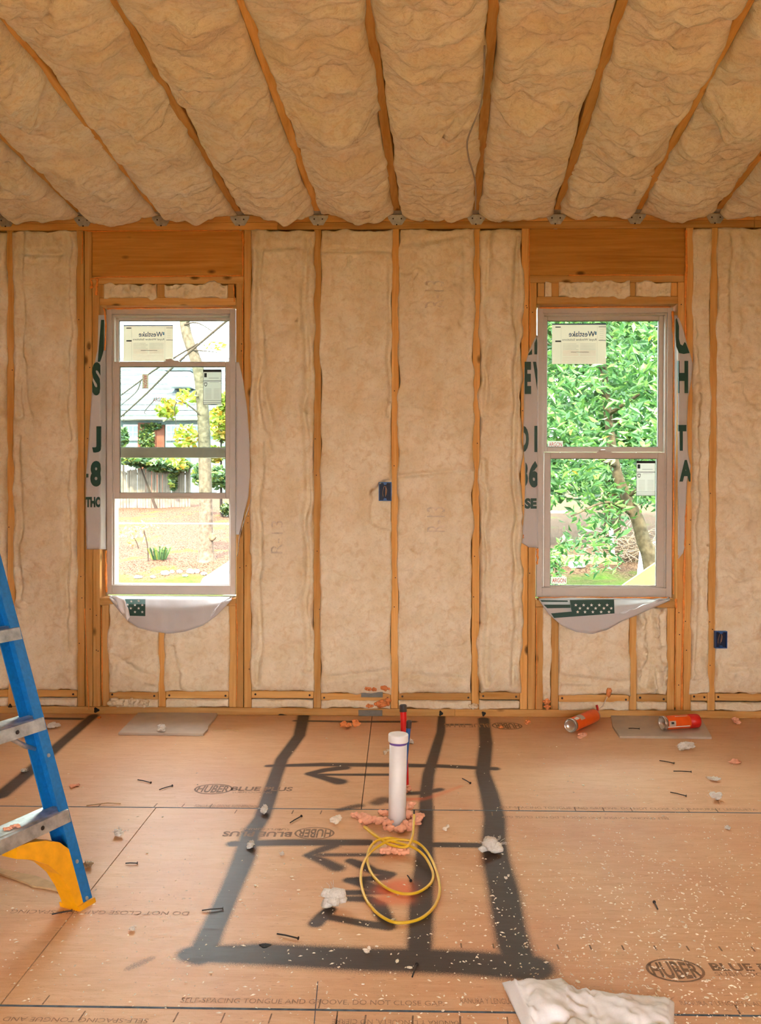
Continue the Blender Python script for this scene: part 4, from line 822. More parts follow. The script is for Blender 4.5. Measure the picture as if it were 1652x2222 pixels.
for far in (True, False):
    ro = put('rail', *rail(.0, 1.66, far), M['fib_blue'], ladder)
    for z in (.018, .115, .235, .40, .485, .735, .985, 1.235): put('rivet', *lathe([(.0055, 0), (.0055, .002), (.003, .0035)], railpt(z, .020, -.0002, far), -Ll+Lz*KL, 10), M['alu'], ro)
for k, z in enumerate((.25, .50, .75, 1.0, 1.25)):
    a = KS*z+TH+.001; b = WB-KS*z-TH-.001; base = L0+(Ll*KL+Lz)*z; m = MB(); d = .075
    def sp(s, l, h): return base+Ls*s+Ll*(l-h*0)+Lz*h
    # channel tread: ribbed top, front and rear lips
    prof = [(-.004, -.032), (-.004, .0)]
    for j in range(8): u = j/7; prof += [(.002+u*.068-.002, .0022), (.002+u*.068, .0), ] if j else [(.002, .0022)]
    prof += [(d, .0), (d, -.030), (d-.003, -.030), (d-.003, -.004), (-.001, -.004), (-.001, -.032)]
    n = len(prof); v = [sp(a, l+KL*h, h) for l, h in prof]+[sp(b, l+KL*h, h) for l, h in prof]
    m.add(v, [tuple(range(n))[::-1], tuple(range(n, 2*n))]+[(i, (i+1) % n, n+(i+1) % n, n+i) for i in range(n)])
    so = put('step', m.v, m.f, M['alu'], ladder)
    for s in (a+.10, b-.10): put('rivet', *lathe([(.006, 0), (.006, .001), (.003, .002)], sp(s, -.0045-KL*.016, -.016), -Ll, 10), M['nail'], so)
    if k == 1:
        for e, sg in ((a, 1), (b, -1)): put('brace', *tube([sp(e+sg*.10, .03, -.03), sp(e+sg*.035, .03, -.075), sp(e+sg*.002, .028, -.092)], .007, 8), M['alu'], ladder, True)
def knee(far):
    out = [(.004, .0), (.004, .05), (.006, .10), (.022, .145), (.055, .180), (.10, .200), (.15, .213), (.19, .217)]; inn = [(.20, .19), (.155, .172), (.11, .142), (.08, .105), (.063, .06), (.056, .02), (.055, .0)]
    poly = out+inn; v = []; n = len(poly)
    for l in (-.0, .05): v += [railpt(h, s+TH, l+.001, far) for s, h in poly]
    return v, [tuple(range(n)), tuple(range(n, 2*n))[::-1]]+[(i, n+i, n+(i+1) % n, (i+1) % n) for i in range(n)]
for far in (True, False):
    ko = put('foot_brace', *knee(far), M['fib_yellow'], ladder)
    m = MB(); poly = [(-.003, -.002), (.058, -.002), (.058, .012), (-.003, .012)]; v = []
    for l in (-.006, .064): v += [railpt(max(h, 0)*1.0, s, l, far)*np.array([1, 1, 0])+np.array([0, 0, max(h, 0.0)]) for s, h in poly]
    put('foot_pad', v, [(0, 1, 2, 3), (7, 6, 5, 4), (0, 4, 5, 1), (1, 5, 6, 2), (2, 6, 7, 3), (3, 7, 4, 0)], M['fib_yellow'], ladder)
# rear rails, spreaders and the top cap (out of the photograph)
for far in (True, False):
    tpp = railpt(1.66, .01, .04, far); ft = railpt(0, -.02, .0, far)+Ll*1.05; put('rear_rail', *tube([ft, tpp], .02, 6), M['fib_blue'], ladder)
tc = [railpt(1.66, -.02, -.03, True), railpt(1.66, -.02, .12, True), railpt(1.66, -.02, .12, False), railpt(1.66, -.02, -.03, False)]
put('top_cap', tc+[q+Lz*.06 for q in tc], [(0, 1, 2, 3)[::-1], (4, 5, 6, 7), (0, 1, 5, 4), (1, 2, 6, 5), (2, 3, 7, 6), (3, 0, 4, 7)], M['fib_yellow'], ladder)
fs = L0+(Ll*KL+Lz)*.25+Ls*.17+Ll*.03
blob('foam_smear', [(fs+Lz*.004, (.018, .01, .004), 60), (fs+Lz*.004+Ls*.02, (.014, .009, .003), 61)], M['foam_pale'], 'salmon foam smear stuck on the lowest ladder step', group=G1)

# ================================================================== OUTLET BOXES, CEILING CABLE
def outlet(px0, py0, px1, py1, label, Y0=-.024, seed=0):
    a = PW(px0, py1, Y0); b = PW(px1, py0, Y0); x0, x1, z0, z1 = a[0], b[0], a[2], b[2]; root = tag(empty('outlet_box', ((x0+x1)/2, Y0, z0)), label, 'outlet box', 'blue outlet boxes')
    t = .004; m = MB()
    m.box(x0, x0+t, Y0, .06, z0, z1); m.box(x1-t, x1, Y0, .06, z0, z1); m.box(x0+t, x1-t, Y0, .06, z0, z0+t); m.box(x0+t, x1-t, Y0, .06, z1-t, z1)
    for zz, s in ((z0+t, 1), (z1-t, -1)): m.add(*prism([(-.009, 0), (.009, 0), (.006, s*.010), (-.006, s*.010)], 0, .02, ((x0+x1)/2, Y0+.001, zz), (1, 0, 0), (0, 0, 1), (0, 1, 0)))
    put('shell', m.v, m.f, M['box_blue'], root); put('back_plate', *cbox(x0+t, x1-t, -.006, .058, z0+t, z1-t), M['box_dark'], root)
    xm = (x0+x1)/2
    for k in range(2): put('wire', *tube(smooth_path([(xm-.01+.012*k, -.004, z0+.02), (xm-.012+.014*k, -.014, z0+.045), (xm-.004+.008*k, -.018, z0+.075), (xm+.008-.004*k, -.014, z0+.06), (xm+.006, -.008, z0+.03)], 6), .0013, 6), M['wire_bare'], root, True)
outlet(822, 1046, 850, 1087, 'blue outlet box fixed high on the middle stud with bare wires inside')
outlet(1553, 1370, 1579, 1407, 'blue outlet box fixed low on the stud at the picture edge')
cpts = [(1052, 100), (1051, 160), (1047, 205), (1040, 240), (1023, 280), (1014, 310), (1018, 345), (1030, 385), (1033, 420), (1032, 455)]
def ceil_pt(px, py, w): v = ray(px, py); t = (CZ0-w-CM*CC[1]-CC[2])/(v[2]+CM*v[1]); return CC+t*v
tag(obj('ceiling_cable', *tube(smooth_path([ceil_pt(a, b, .062 if 200 < b < 400 else .045) for a, b in cpts], 8), .0035, 8), M['cable_grey'], None, True), 'grey cable dangling along a rafter above the middle of the wall', 'cable')

# ================================================================== FOAM CANS
def can(a, b, r, label, capped):
    a = np.array(a); b = np.array(b); d = b-a; L = np.linalg.norm(d); root = tag(empty('foam_can', (a+b)/2*np.array([1, 1, 0])), label, 'spray can', 'foam cans by the wall'); e = L-.055 if capped else L-.045
    put('can_body', *lathe([(r*.96, .016), (r, .018), (r, e), (r*.98, e+.003)], a, d, 28), M['can_orange'], root, True)
    put('base_rim', *lathe([(r*.3, .015), (r*.7, .011), (r*.9, .003), (r*.97, -.002), (r*1.03, .0), (r*1.03, .006), (r*.99, .019)], a, d, 28), M['can_steel'], root, True)
    u, w, dd = frame_of(d)
    vis = np.array([-.35, -.75, .55]); vis = vis-dd*(vis@dd); vis /= np.linalg.norm(vis); side = np.cross(dd, vis)
    def patch(h0, h1, t0, t1, mat, nm):
        v = [a+dd*h+(r+.0006)*(vis*math.cos(t)+side*math.sin(t)) for h in (h0, h1) for t in np.linspace(t0, t1, 7)]; put(nm, v, [(k, k+1, 8+k, 7+k) for k in range(6)], mat, root)
    if capped:
        put('cap', *lathe([(r*1.02, e), (r*1.02, L-.006), (r*.96, L), (r*.7, L+.001)], a, d, 28), M['can_red'], root, True)
        patch(.02, .055, .25, 1.0, M['gypsum'], 'label_panel'); patch(.014, e-.006, 1.05, 1.2, M['star'], 'label_line'); patch(.03, .045, .4, .7, M['ink_black'], 'label_panel'); patch(.06, e-.01, -.5, -.42, M['star'], 'label_line')
    else:
        put('shoulder', *lathe([(r*.98, e), (r*1.02, e+.002), (r*.9, e+.012), (r*.55, e+.022), (r*.4, e+.026)], a, d, 28), M['can_steel'], root, True)
        put('nozzle', *lathe([(r*.35, e+.02), (r*.3, e+.045), (r*.15, e+.05)], a, d, 14), M['can_red'], root, True)
        ne = a+dd*(e+.04); put('trigger', *tube([ne, ne+np.array([.0, 0, .03]), ne+np.array([-.004, 0, .045])], .006, 8), M['can_red'], root, True)
        patch(.06, .10, -.7, .6, M['gypsum'], 'label_panel'); patch(.02, .055, -.2, .3, M['star'], 'label_line')
        tip = PW(1318, 1512, -.03); put('straw', *tube([ne+np.array([.0, 0, .02]), (ne+tip)/2+np.array([.002, 0, -.004]), tip], .0022, 6), M['straw'], root)
        m = MB(); m.add(*lump(PW(1321, 1504, -.03), (.010, .01, .022), 71, .3)); m.add(*lump(PW(1324, 1499, -.03), (.011, .009, .012), 72, .3)); put('foam_plug', m.v, m.f, M['foam'], root, True)
R1 = .033; ca = PF(1240, 1592); cb = PF(1300, 1567)
can((ca[0], ca[1]+.02, R1), (cb[0], cb[1]+.02, R1+.004), R1, 'uncapped orange foam can with a straw, lying against the wall', False)
ca = PF(1437, 1590); cb = PF(1516, 1586)
can((ca[0], ca[1], R1+.014), (cb[0], cb[1]+.01, R1+.014), R1, 'capped orange foam can lying on the grey board scrap', True)

# ================================================================== SCRAPS ON THE FLOOR
def slab_scrap(name, poly, th, mat, label, cat):
    p = [PF(*q) for q in poly]; o = obj(name, *prism([(q[0], q[1]) for q in p], .0005, th), mat); return tag(o, label, cat)
slab_scrap('board_scrap', [(257, 1595), (300, 1551), (380, 1550), (472, 1552), (463, 1566), (452, 1580), (451, 1587), (441, 1597)], .011, M['gypsum'], 'grey board offcut on the floor under the raised-sash window', 'board')
slab_scrap('board_scrap', [(1345, 1602), (1330, 1580), (1326, 1556), (1516, 1555), (1532, 1580), (1545, 1604)], .011, M['gypsum'], 'grey board offcut under the capped foam can', 'board')
slab_scrap('card_scrap', [(-30, 1880), (30, 1895), (80, 1905), (133, 1926), (130, 1936), (100, 1930), (70, 1926), (60, 1920), (0, 1899), (-30, 1890)], .006, M['kraft'], 'torn tan cardboard strip beside the ladder foot', 'cardboard')
def sheet_scrap(top, bot, label, seed):
    n = 90; r = 50; tp = np.array([PF(*q)[:2] for q in top]); bt = np.array([PF(*q)[:2] for q in bot]); st = np.linspace(0, 1, n)
    A = np.stack([np.interp(st, np.linspace(0, 1, len(tp)), tp[:, k]) for k in (0, 1)], 1); B = np.stack([np.interp(st, np.linspace(0, 1, len(bt)), bt[:, k]) for k in (0, 1)], 1)
    v = []
    for i in range(n):
        for j in range(r):
            q = A[i]+(B[i]-A[i])*j/(r-1); x, y = q*16; e = min(1, min(i, n-1-i, j)/6)
            z = .004+e*(.012+.010*float(vnoise(np.array(x), np.array(y), seed))+.020*abs(float(vnoise(np.array(x*.7+y*.5), np.array(y*1.1-x*.3), seed+3)))+.005*abs(float(vnoise(np.array(x*2.1-y*.8), np.array(y*2.4+x), seed+8)))+.004*float(vnoise(np.array(x*5), np.array(y*5), seed+5)))
            v.append((q[0]+.003*math.sin(i*.31), q[1]+.004*math.sin(i*.43), z))
    o = obj('film_sheet', v, grid_faces(n, r), M['plastic_film'], None, True); md = o.modifiers.new('thickness', 'SOLIDIFY'); md.thickness = .001; return tag(o, label, 'sheet')
sheet_scrap([(1090, 2137), (1112, 2146), (1150, 2137), (1214, 2124), (1242, 2146), (1258, 2152), (1276, 2150), (1300, 2159), (1360, 2163), (1445, 2171), (1462, 2182)], [(1180, 2330), (1230, 2330), (1300, 2330), (1380, 2330), (1460, 2330)], 'crumpled white film sheet at the bottom of the picture', 3)
slab_scrap('card_scrap', [(1124, 2184), (1131, 2180), (1160, 2240), (1150, 2260)], .006, M['kraft'], 'edge of tan card peeping out under the white film sheet', 'cardboard')

def tuft(px, py, r, seed, label, flat=.55, mat='tuft', group='white insulation tufts', dx=0, strands=10, rot=0):
    c = PF(px, py); m = MB(); g = np.random.default_rng(seed); r = np.asarray(r, float); V = []; ca, sa = math.cos(rot), math.sin(rot); RM = np.array([[ca, sa, 0], [-sa, ca, 0], [0, 0, 1]])
    for k in range(26):                    # many soft little puffs
        d = g.normal(0, 1, 3); d /= np.linalg.norm(d); q = d*r*g.uniform(.1, .78); rr = r.mean()*g.uniform(.28, .52)*np.array([1.2, .95, .85]); rr = np.minimum(rr, r*.8)
        v, f = lump(q, rr, seed*31+k, .35, 1.6, 2, .16); V.append((v@RM, f))
    z0 = min(v[:, 2].min() for v, f in V)
    for v, f in V: m.add(v+np.array([c[0], c[1], .0005-z0]), f)
    for k in range(strands):               # stray fibres
        d = g.normal(0, 1, 3); d[2] = abs(d[2])*.6; d /= np.linalg.norm(d); p0 = (d*r*.7)@RM+np.array([c[0], c[1], -z0]); p1 = p0+(d*r.mean()*g.uniform(.3, .8))@RM; m.add(*tube([p0, (p0+p1)/2+g.normal(0, .0015, 3), p1], .0005, 4))
    return tag(m.build('insulation_tuft', M[mat], None, True), label, 'insulation', group)
tuft(1068, 1850, (.045, .03, .03), 3, 'large white insulation tuft on the thick right-hand spray line'); tuft(725, 1968, (.035, .022, .034), 8, 'arched white insulation tuft beside the sprayed squiggle')
tuft(1490, 1627, (.06, .016, .014), 12, 'long white insulation wisp in front of the grey board scrap', rot=.35); tuft(1547, 1694, (.035, .008, .006), 13, 'short white insulation roll on the right part of the floor', rot=-.4); tuft(1552, 1736, (.035, .012, .012), 14, 'feathery white wisp just behind the floor joint', rot=.2)
tuft(350, 1592, (.02, .016, .028), 15, 'white tuft standing on the edge of the left board scrap'); tuft(115, 1580, (.04, .018, .012), 16, 'white tuft on the floor behind the ladder'); tuft(52, 1676, (.015, .01, .008), 17, 'small white tuft on the diagonal spray line behind the ladder')
tuft(892, 1614, (.016, .012, .012), 18, 'white tuft on the floor behind the pipes'); tuft(573, 1765, (.009, .03, .012), 20, 'white sliver on the floor joint by the long spray line'); tuft(544, 1840, (.010, .022, .010), 21, 'white sliver where the two left spray lines cross'); tuft(190, 1882, (.02, .01, .008), 22, 'white tuft right beside the ladder rail'); tuft(258, 1815, (.019, .014, .012), 23, 'round white tuft on the floor right of the lowest step')
tuft(613, 1857, (.008, .008, .006), 24, 'tiny white tuft between the spray line and the arrow'); tuft(288, 2019, (.01, .008, .004), 25, 'tiny flat white flake on the empty left floor'); tuft(1580, 1800, (.01, .01, .006), 26, 'tiny white tuft on the far right floor')
tuft(1028, 1553, (.03, .016, .018), 27, 'grey-white tuft fallen on the sole plate near the middle', mat='batt'); tuft(270, 1537, (.042, .02, .032), 28, 'round wool lump pushed out below the blocking, ladder side', mat='batt'); tuft(303, 1537, (.026, .02, .026), 29, 'second wool lump below the blocking of the raised-sash window', mat='batt'); tuft(332, 1535, (.026, .018, .03), 30, 'third wool lump below the blocking of the raised-sash window', mat='batt')
for o in list(COL.objects):
    if o.name.startswith('insulation_tuft') and o.get('label', '').find('below the blocking') > 0: o.location.z = .0385; o.location.y = -.012
    if o.get('label', '').find('sole plate near') > 0: o.location.z = .0385; o.location.y = -.006
def glob(px, py, r, seed, label): o = blob('foam_drop', [(PF(px, py, r*.7), (r, r*.8, r*.75), seed), (PF(px+6, py-5, r*.8), (r*.7, r*.6, r*.7), seed+1)], M['glob'], label, 'foam drop', 'cream foam drops'); return o
glob(728, 1780, .020, 80, 'cream foam drop beside the salmon foam on the left'); glob(966, 1798, .010, 82, 'small cream foam drop right of the pipe'); glob(836, 1633, .012, 84, 'cream foam drop behind the white pipe'); glob(795, 2062, .009, 86, 'round cream pellet on the front spray line'); glob(1098, 1905, .006, 88, 'tiny cream pellet on the thick right spray line')

def nail(px, py, ang, L, label):
    c = PF(px, py, .004); d = np.array([math.cos(ang), math.sin(ang), .0]); root = tag(empty('nail', c), label, 'nail', 'loose nails')
    put('shank', *tube([c-d*L/2, c-d*L*.1+np.array([0, 0, .001]), c+d*L/2], .0019, 6), M['nail'], root); put('nail_head', *lathe([(.0046, 0), (.0046, .0015)], c+d*L/2, d, 8), M['nail'], root)
for q in ((313, 1695, -.5, .07, 'nail on the pale window light, pointing to the board scrap'), (360, 1709, .9, .06, 'nail on the pale window light, nearer the oval stamp'), (642, 1778, 1.1, .07, 'nail just in front of the floor joint, left of the arrow'), (1447, 1653, -.6, .06, 'upper nail of the trio on the right floor'), (1481, 1674, -.08, .07, 'middle nail of the trio on the right floor'), (1472, 1723, -.7, .06, 'lowest nail of the trio on the right floor'),
          (1012, 1694, -1.1, .06, 'nail between the middle and right spray lines'), (461, 1973, .25, .055, 'nail lying across the long left spray line'), (624, 2031, -.35, .06, 'nail inside the front corner of the sprayed box'), (900, 2106, 1.35, .055, 'nail poking out of the front spray line'), (285, 1873, .05, .035, 'short screw on the floor right of the ladder foot'), (888, 1905, -1.3, .035, 'short nail inside the cable coil'), (1424, 1965, 1.5, .04, 'nail standing alone on the crumb-strewn right floor'), (134, 1980, .45, .05, 'nail in the shadow of the ladder foot'), (1376, 1586, -.1, .05, 'nail lying on the grey board scrap')): nail(*q)
nl = [o for o in COL.objects if o.get('label') == 'nail lying on the grey board scrap'][0]; nl.location.z += .012
def twig(px, py, ang, L, label):
    c = PF(px, py, .003); d = np.array([math.cos(ang), math.sin(ang), 0]); tag(obj('wood_sliver', *tube([c-d*L/2, c+d*L*.1+np.array([.0, .006, .003]), c+d*L/2], .0022, 5), M['kraft'], None), label, 'sliver')
twig(225, 1746, .2, .12, 'long brown wood sliver along the floor joint'); twig(490, 1586, .02, .13, 'dark wood strip on the floor near the wall')
kh = PF(575, 2052); obj('knot_hole', *prism([(math.cos(t)*.014*(1+.3*math.sin(3*t)), math.sin(t)*.010) for t in np.arange(12)*PI/6], .0004, .0009, kh), M['black'], slab)

# wood crumbs: the larger ones one by one, the dust of them as one
rng = np.random.default_rng(5)
def crumb_xy():
    while True:
        px = rng.uniform(0, 1652); py = 1600+ (2222-1600)*rng.random()**.8; k = .05+.6*(px > 950)*min(1, (px-900)/400)*min(1, (py-1600)/250)+.10*(py > 1850)
        if rng.random() < k: return PF(px, py)
cm_ = []
for k in range(4):
    v, f = ico(1); v = v*np.array([1.2, .7, .45])*(1+.35*n3(v, k*7+1, 1.3))[:, None]; cm_.append(mesh('wood_crumb', v*.0048, f)); cm_[-1].materials.append(M['chip'])
for k in range(70):
    p = crumb_xy(); o = mobj('wood_crumb', cm_[k % 4], None, None, (p[0], p[1], .0024)); o.rotation_euler = (0, 0, rng.uniform(0, 6)); s = rng.uniform(.6, 1.25); o.scale = (s, s, s)
    tag(o, 'pale wood crumb scattered on the subfloor', 'wood crumb', 'pale wood crumbs on the subfloor')
m = MB()
for k in range(2600):
    p = crumb_xy(); s = rng.uniform(.0007, .0026); a = rng.uniform(0, 6); L = rng.uniform(1, 3.2); d = np.array([math.cos(a), math.sin(a), 0]); e = np.array([-d[1], d[0], 0]); c = np.array([p[0], p[1], 0])
    m.add([c+d*s*L, c+e*s, c-d*s*L, c-e*s, c+np.array([0, 0, s*1.1])], [(0, 1, 4), (1, 2, 4), (2, 3, 4), (3, 0, 4)])
tag(m.build('sawdust', M['chip'], None), 'fine pale sawdust strewn over the subfloor', 'sawdust', kind='stuff')

# ---- print on the floor boards
def floor_text(s, quad, mat='print_faint', bold=.0, up=True):       # quad: left, right, foot, head in the photograph
    a = PF(quad[0], quad[2]); b = PF(quad[1], quad[2]); c = PF(quad[0], quad[3]); uv, f = text_mesh(s, bold); hh = c[1]-a[1]; ww = b[0]-a[0]
    fn = (lambda u, v: (a[0]+ww*u, a[1]+hh*v, .0006)) if up else (lambda u, v: (a[0]+ww*(1-u), a[1]+hh*(1-v), .0006))
    obj('printed_text', [fn(u, v) for u, v in uv], f, M[mat], slab)
def oval(x0, x1, yb, yt, up=True):
    a = PF(x0, yb); b = PF(x1, yb); c = PF(x0, yt); cx, cy = (a[0]+b[0])/2, (a[1]+c[1])/2; rx, ry = (b[0]-a[0])/2, (c[1]-a[1])/2; n = 36; v = []; f = []
    for k in range(n):
        t = 2*PI*k/n
        for q in (1, .9): v.append((cx+rx*q*math.cos(t), cy+ry*q*math.sin(t), .0006))
    f = [(2*k, 2*k+1, (2*k+3) % (2*n), (2*k+2) % (2*n)) for k in range(n)]; obj('printed_oval', v, f, M['print'], slab)
    uv, ff = text_mesh('HUBER', .03)
    def fn(u, w):
        if not up: u, w = 1-u, 1-w
        x = (u-.5)*1.66; return (cx+rx*x, cy+ry*(w-.5)*1.5*math.sqrt(max(.05, 1-x*x*.85)), .0006)
    obj('printed_text', [fn(a, b) for a, b in uv], ff, M['print'], slab)
oval(414, 499, 1723, 1701); floor_text('BLUE PLUS', (500, 634, 1716, 1707), 'print', .03); floor_text('SUBFLOORING', (503, 590, 1721, 1718))
oval(635, 724, 1821, 1795, False); floor_text('BLUE PLUS', (481, 632, 1815, 1804), 'print', .03, False); floor_text('SUBFLOORING', (520, 628, 1801, 1797), up=False)
oval(1417, 1545, 2131, 2080); floor_text('BLUE PLUS', (1548, 1740, 2107, 2090), 'print', .03); floor_text('SUBFLOORING', (1555, 1720, 2118, 2110))
oval(1071, 1138, 1583, 1567, False); floor_text('BLUE PLUS', (965, 1066, 1578, 1570), bold=.02, up=False)
floor_text('SELF-SPACING TONGUE AND GROOVE, DO NOT CLOSE GAP.', (390, 964, 2177, 2165)); floor_text('RANURA Y LENGUETA', (1000, 1130, 2178, 2166)); floor_text('SELF-SPACING TONGUE AND GROOVE, DO', (-150, 322, 2214, 2203), up=False); floor_text('RANURA Y LENGUETA, NO CIERRE', (720, 1000, 2222, 2210), up=False)
floor_text('RANURA Y LENGUETA, AUTO ESPACIADO', (1480, 1760, 2183, 2172)); floor_text('SELF-SPACING TONGUE AND GROOVE, DO NOT CLOSE GAP. RANURA Y LENGUETA', (1085, 1640, 1755, 1750)); floor_text('SELF-SPACING TONGUE AND GROOVE, DO NOT CLOSE GAP', (1090, 1450, 1775, 1770), up=False)
floor_text('DO NOT CLOSE GAP. SELF-SPACING', (20, 410, 1982, 1974), up=False); floor_text('TONGUE AND GROOVE, AUTO ESPACIADO', (420, 560, 1752, 1746))
rr = random.Random(2)
for yj in (J1, J2): obj('printed_line', *prism([(-2.2, -.0034), (2.1, -.0034), (2.1, .0034), (-2.2, .0034)], .0002, .0005, (0, yj, 0)), M['joint_blue'], slab)
for yj in (J1, J2):                        # printed nailing ticks beside the long joints
    x = -2.0
    while x < 2.0:
        w = rr.choice((.003, .004)); y0 = yj+rr.choice((-.05, .006)); obj('printed_tick', *prism([(0, 0), (w, 0), (w+.002, .034), (.002, .034)], .0003, .0007, (x, y0, 0)), M['print'], slab); x += .1016*rr.choice((1, 1, 2))
for k in range(14): obj('printed_tick', *prism([(0, 0), (.004, 0), (.004, .022), (0, .022)], .0003, .0007, (PF(1000+k*70, 2056)[0], PF(900, 2056)[1], 0)), M['print'], slab)
def chalk(p, q, w=.0022): a = PF(*p); b = PF(*q); obj('chalk_line', [(a[0]-w, a[1], .0005), (a[0]+w, a[1], .0005), (b[0]+w, b[1], .0005), (b[0]-w, b[1], .0005)], [(0, 1, 2, 3)], M['chalk'], slab)
chalk((682, 2222), (690, 2130), .001)

# ================================================================== OUTSIDE
def gz(x, y):
    z = np.interp(y, [-40, .2, 9, 11.2, 13, 18, 24, 34, 120], [-.55, -.55, -.5, -.40, -.10, .38, .90, 1.5, 4.0]); return z+.04*fbm(np.asarray(x)*.6, np.asarray(y)*.6, 77, 3)*(np.asarray(y) > 1)
def ground_mat():
    t = NT('leaf_strewn_ground'); co = t.coord(); sp = t.n('SeparateXYZ'); t.l(co, sp.inputs[0]); n1 = t.noise(co, 9, 6, .7); n2 = t.noise(co, 1.1, 4); n3_ = t.noise(co, 28, 4, .7)
    gr = t.ramp(n1, [(.3, lin(36, 56, 20)), (.7, lin(58, 76, 30))]); lf = t.ramp(n3_, [(.34, lin(20, 13, 11)), (.45, lin(46, 32, 26)), (.58, lin(82, 66, 54)), (.72, lin(70, 36, 20))])
    a = t.math('ADD', sp.outputs[1], t.math('MULTIPLY', t.math('SUBTRACT', n2, .5), 3.0)); m1 = t.ramp(t.math('MULTIPLY', t.math('SUBTRACT', a, 10.0), .25, True), [(.3, (0, 0, 0)), (.5, (1, 1, 1))])
    patch = t.ramp(n2, [(.58, (0, 0, 0)), (.66, (.6,)*3)]); c = t.mix(m1, gr, lf); c = t.mix(t.math('MULTIPLY', patch, m1), c, gr)
    t.col(c); t.set(Roughness=1.0); t.b.inputs['Specular IOR Level'].default_value = .03; t.bump(n3_, .5, .05); return t.m
gx = np.concatenate([np.linspace(-60, -12, 13), np.linspace(-11, 9, 61), np.linspace(12, 60, 13)]); gy = np.concatenate([np.linspace(-40, -.2, 9), np.linspace(.15, 26, 90), np.linspace(28, 110, 24)])
A, B = np.meshgrid(gx, gy, indexing='ij'); struct(obj('ground', np.stack([A.ravel(), B.ravel(), gz(A.ravel(), B.ravel())-.0], 1), grid_faces(len(gx), len(gy)), ground_mat(), None, True, (0, 0, 0)))
def leaf_mat(name, c0, c1, c2, tr=.45):
    t = NT(name); oi = t.n('ObjectInfo'); g = t.n('NewGeometry'); wn = t.n('TexWhiteNoise', noise_dimensions='1D')
    r = t.math('ADD', g.outputs['Random Per Island'], oi.outputs['Random']); t.l(r, wn.inputs['W'])
    c = t.ramp(wn.outputs['Value'], [(.0, c0), (.55, c1), (.93, c2)]); t.col(c); t.set(Roughness=.42)
    tl = t.n('BsdfTranslucent'); t.l(c, tl.inputs[0]); mx = t.n('MixShader'); mx.inputs[0].default_value = tr; t.l(t.b.outputs[0], mx.inputs[1]); t.l(tl.outputs[0], mx.inputs[2]); t.l(mx.outputs[0], t.out.inputs[0]); return t.m
LM = leaf_mat('green_leaf', lin(30, 62, 32), lin(60, 98, 54), lin(100, 136, 66)); LY = leaf_mat('yellow_green_leaf', lin(80, 100, 36), lin(120, 128, 42), lin(156, 116, 42)); LI = leaf_mat('dark_ivy_leaf', lin(30, 52, 32), lin(54, 80, 44), lin(100, 108, 48)); LB = leaf_mat('dry_leaf', lin(150, 80, 40), lin(186, 120, 70), lin(210, 160, 90))
BARK = plain('grey_bark', lin(72, 64, 56), .95, spec=.05, var=.3, scale=14, bump=.6); BARK2 = plain('dark_bark', lin(74, 64, 52), .95, spec=.05, var=.3, scale=16, bump=.6); TWIG = plain('twig', lin(48, 42, 38), .9, spec=.05)
def leaves(C, size, rg, droop=.5, ratio=.34):     # C: centres; each leaf a folded lance shape
    n = len(C); a = rg.uniform(0, 2*PI, n); d = np.stack([np.cos(a), np.sin(a), rg.normal(-droop, .45, n)], 1); d /= np.linalg.norm(d, axis=1)[:, None]
    u = np.cross(d, rg.normal(0, 1, (n, 3))); u /= np.linalg.norm(u, axis=1)[:, None]; w = np.cross(d, u); s = size*rg.uniform(.6, 1.25, n)[:, None]
    v = np.stack([C-d*s*.5, C+u*s*ratio*.5+w*s*.06, C+d*s*.5-w*s*.08, C-u*s*ratio*.5+w*s*.06], 1).reshape(-1, 3); b = np.arange(n)[:, None]*4
    return v, [tuple(q) for q in np.vstack([b+np.array([0, 1, 2]), b+np.array([0, 2, 3])])]
def cloud(rg, n, clumps):                # clumps: (centre, radii, weight)
    wt = np.array([c[2] for c in clumps], float); k = rg.choice(len(clumps), n, p=wt/wt.sum()); c = np.array([q[0] for q in clumps])[k]; r = np.array([q[1] for q in clumps])[k]
    d = rg.normal(0, 1, (n, 3)); d /= np.linalg.norm(d, axis=1)[:, None]; return c+d*r*(rg.random(n)**.4)[:, None]
rg = np.random.default_rng(11)
# ---- leafy tree outside the closed window
tb = PW(1412, 1222, 7.0); tree2 = tag(empty('leafy_tree', (tb[0], tb[1], gz(tb[0], tb[1]))), 'leafy green tree with a leaning trunk outside the closed window', 'tree')
tp = smooth_path([(tb[0]+.1, tb[1], float(gz(tb[0], tb[1]))-.1), PW(1412, 1222, 7.0), PW(1396, 1170, 7), PW(1383, 1125, 7.0), PW(1360, 1080, 7.1), PW(1335, 1010, 7.2), PW(1320, 900, 7.3), PW(1300, 700, 7.4), PW(1290, 450, 7.4)], 6)
put('trunk', *tube(tp, np.linspace(.115, .04, len(tp)), 12), BARK2, tree2, True)
for a, b, c in (((1383, 1125), (1320, 1090), (1240, 1120)), ((1360, 1080), (1420, 1040), (1470, 1060)), ((1335, 1010), (1260, 980), (1200, 990)), ((1320, 900), (1400, 850), (1460, 830)), ((1310, 800), (1230, 770), (1180, 740))):
    put('branch', *tube(smooth_path([PW(*a, 7.1), PW(*b, 6.7), PW(*c, 6.2)], 5), np.linspace(.03, .008, 11), 6), BARK2, tree2, True)
cl = []
for px in range(1060, 1600, 60):
    for py in range(380, 1200, 62):
        if py > 1090 and not (1230 < px < 1440): continue
        if py > 1120 and not (1240 < px < 1330): continue
        cl.append((PW(px+rg.uniform(-25, 25), py+rg.uniform(-25, 25), rg.uniform(5.6, 8.6)), np.array([.42, .8, .34]), 1))
C = cloud(rg, 15000, cl)
near = np.argsort(C[:, 1])[:1500]; pick = rg.choice(near, 300, replace=False); rest = np.setdiff1d(np.arange(len(C)), pick)
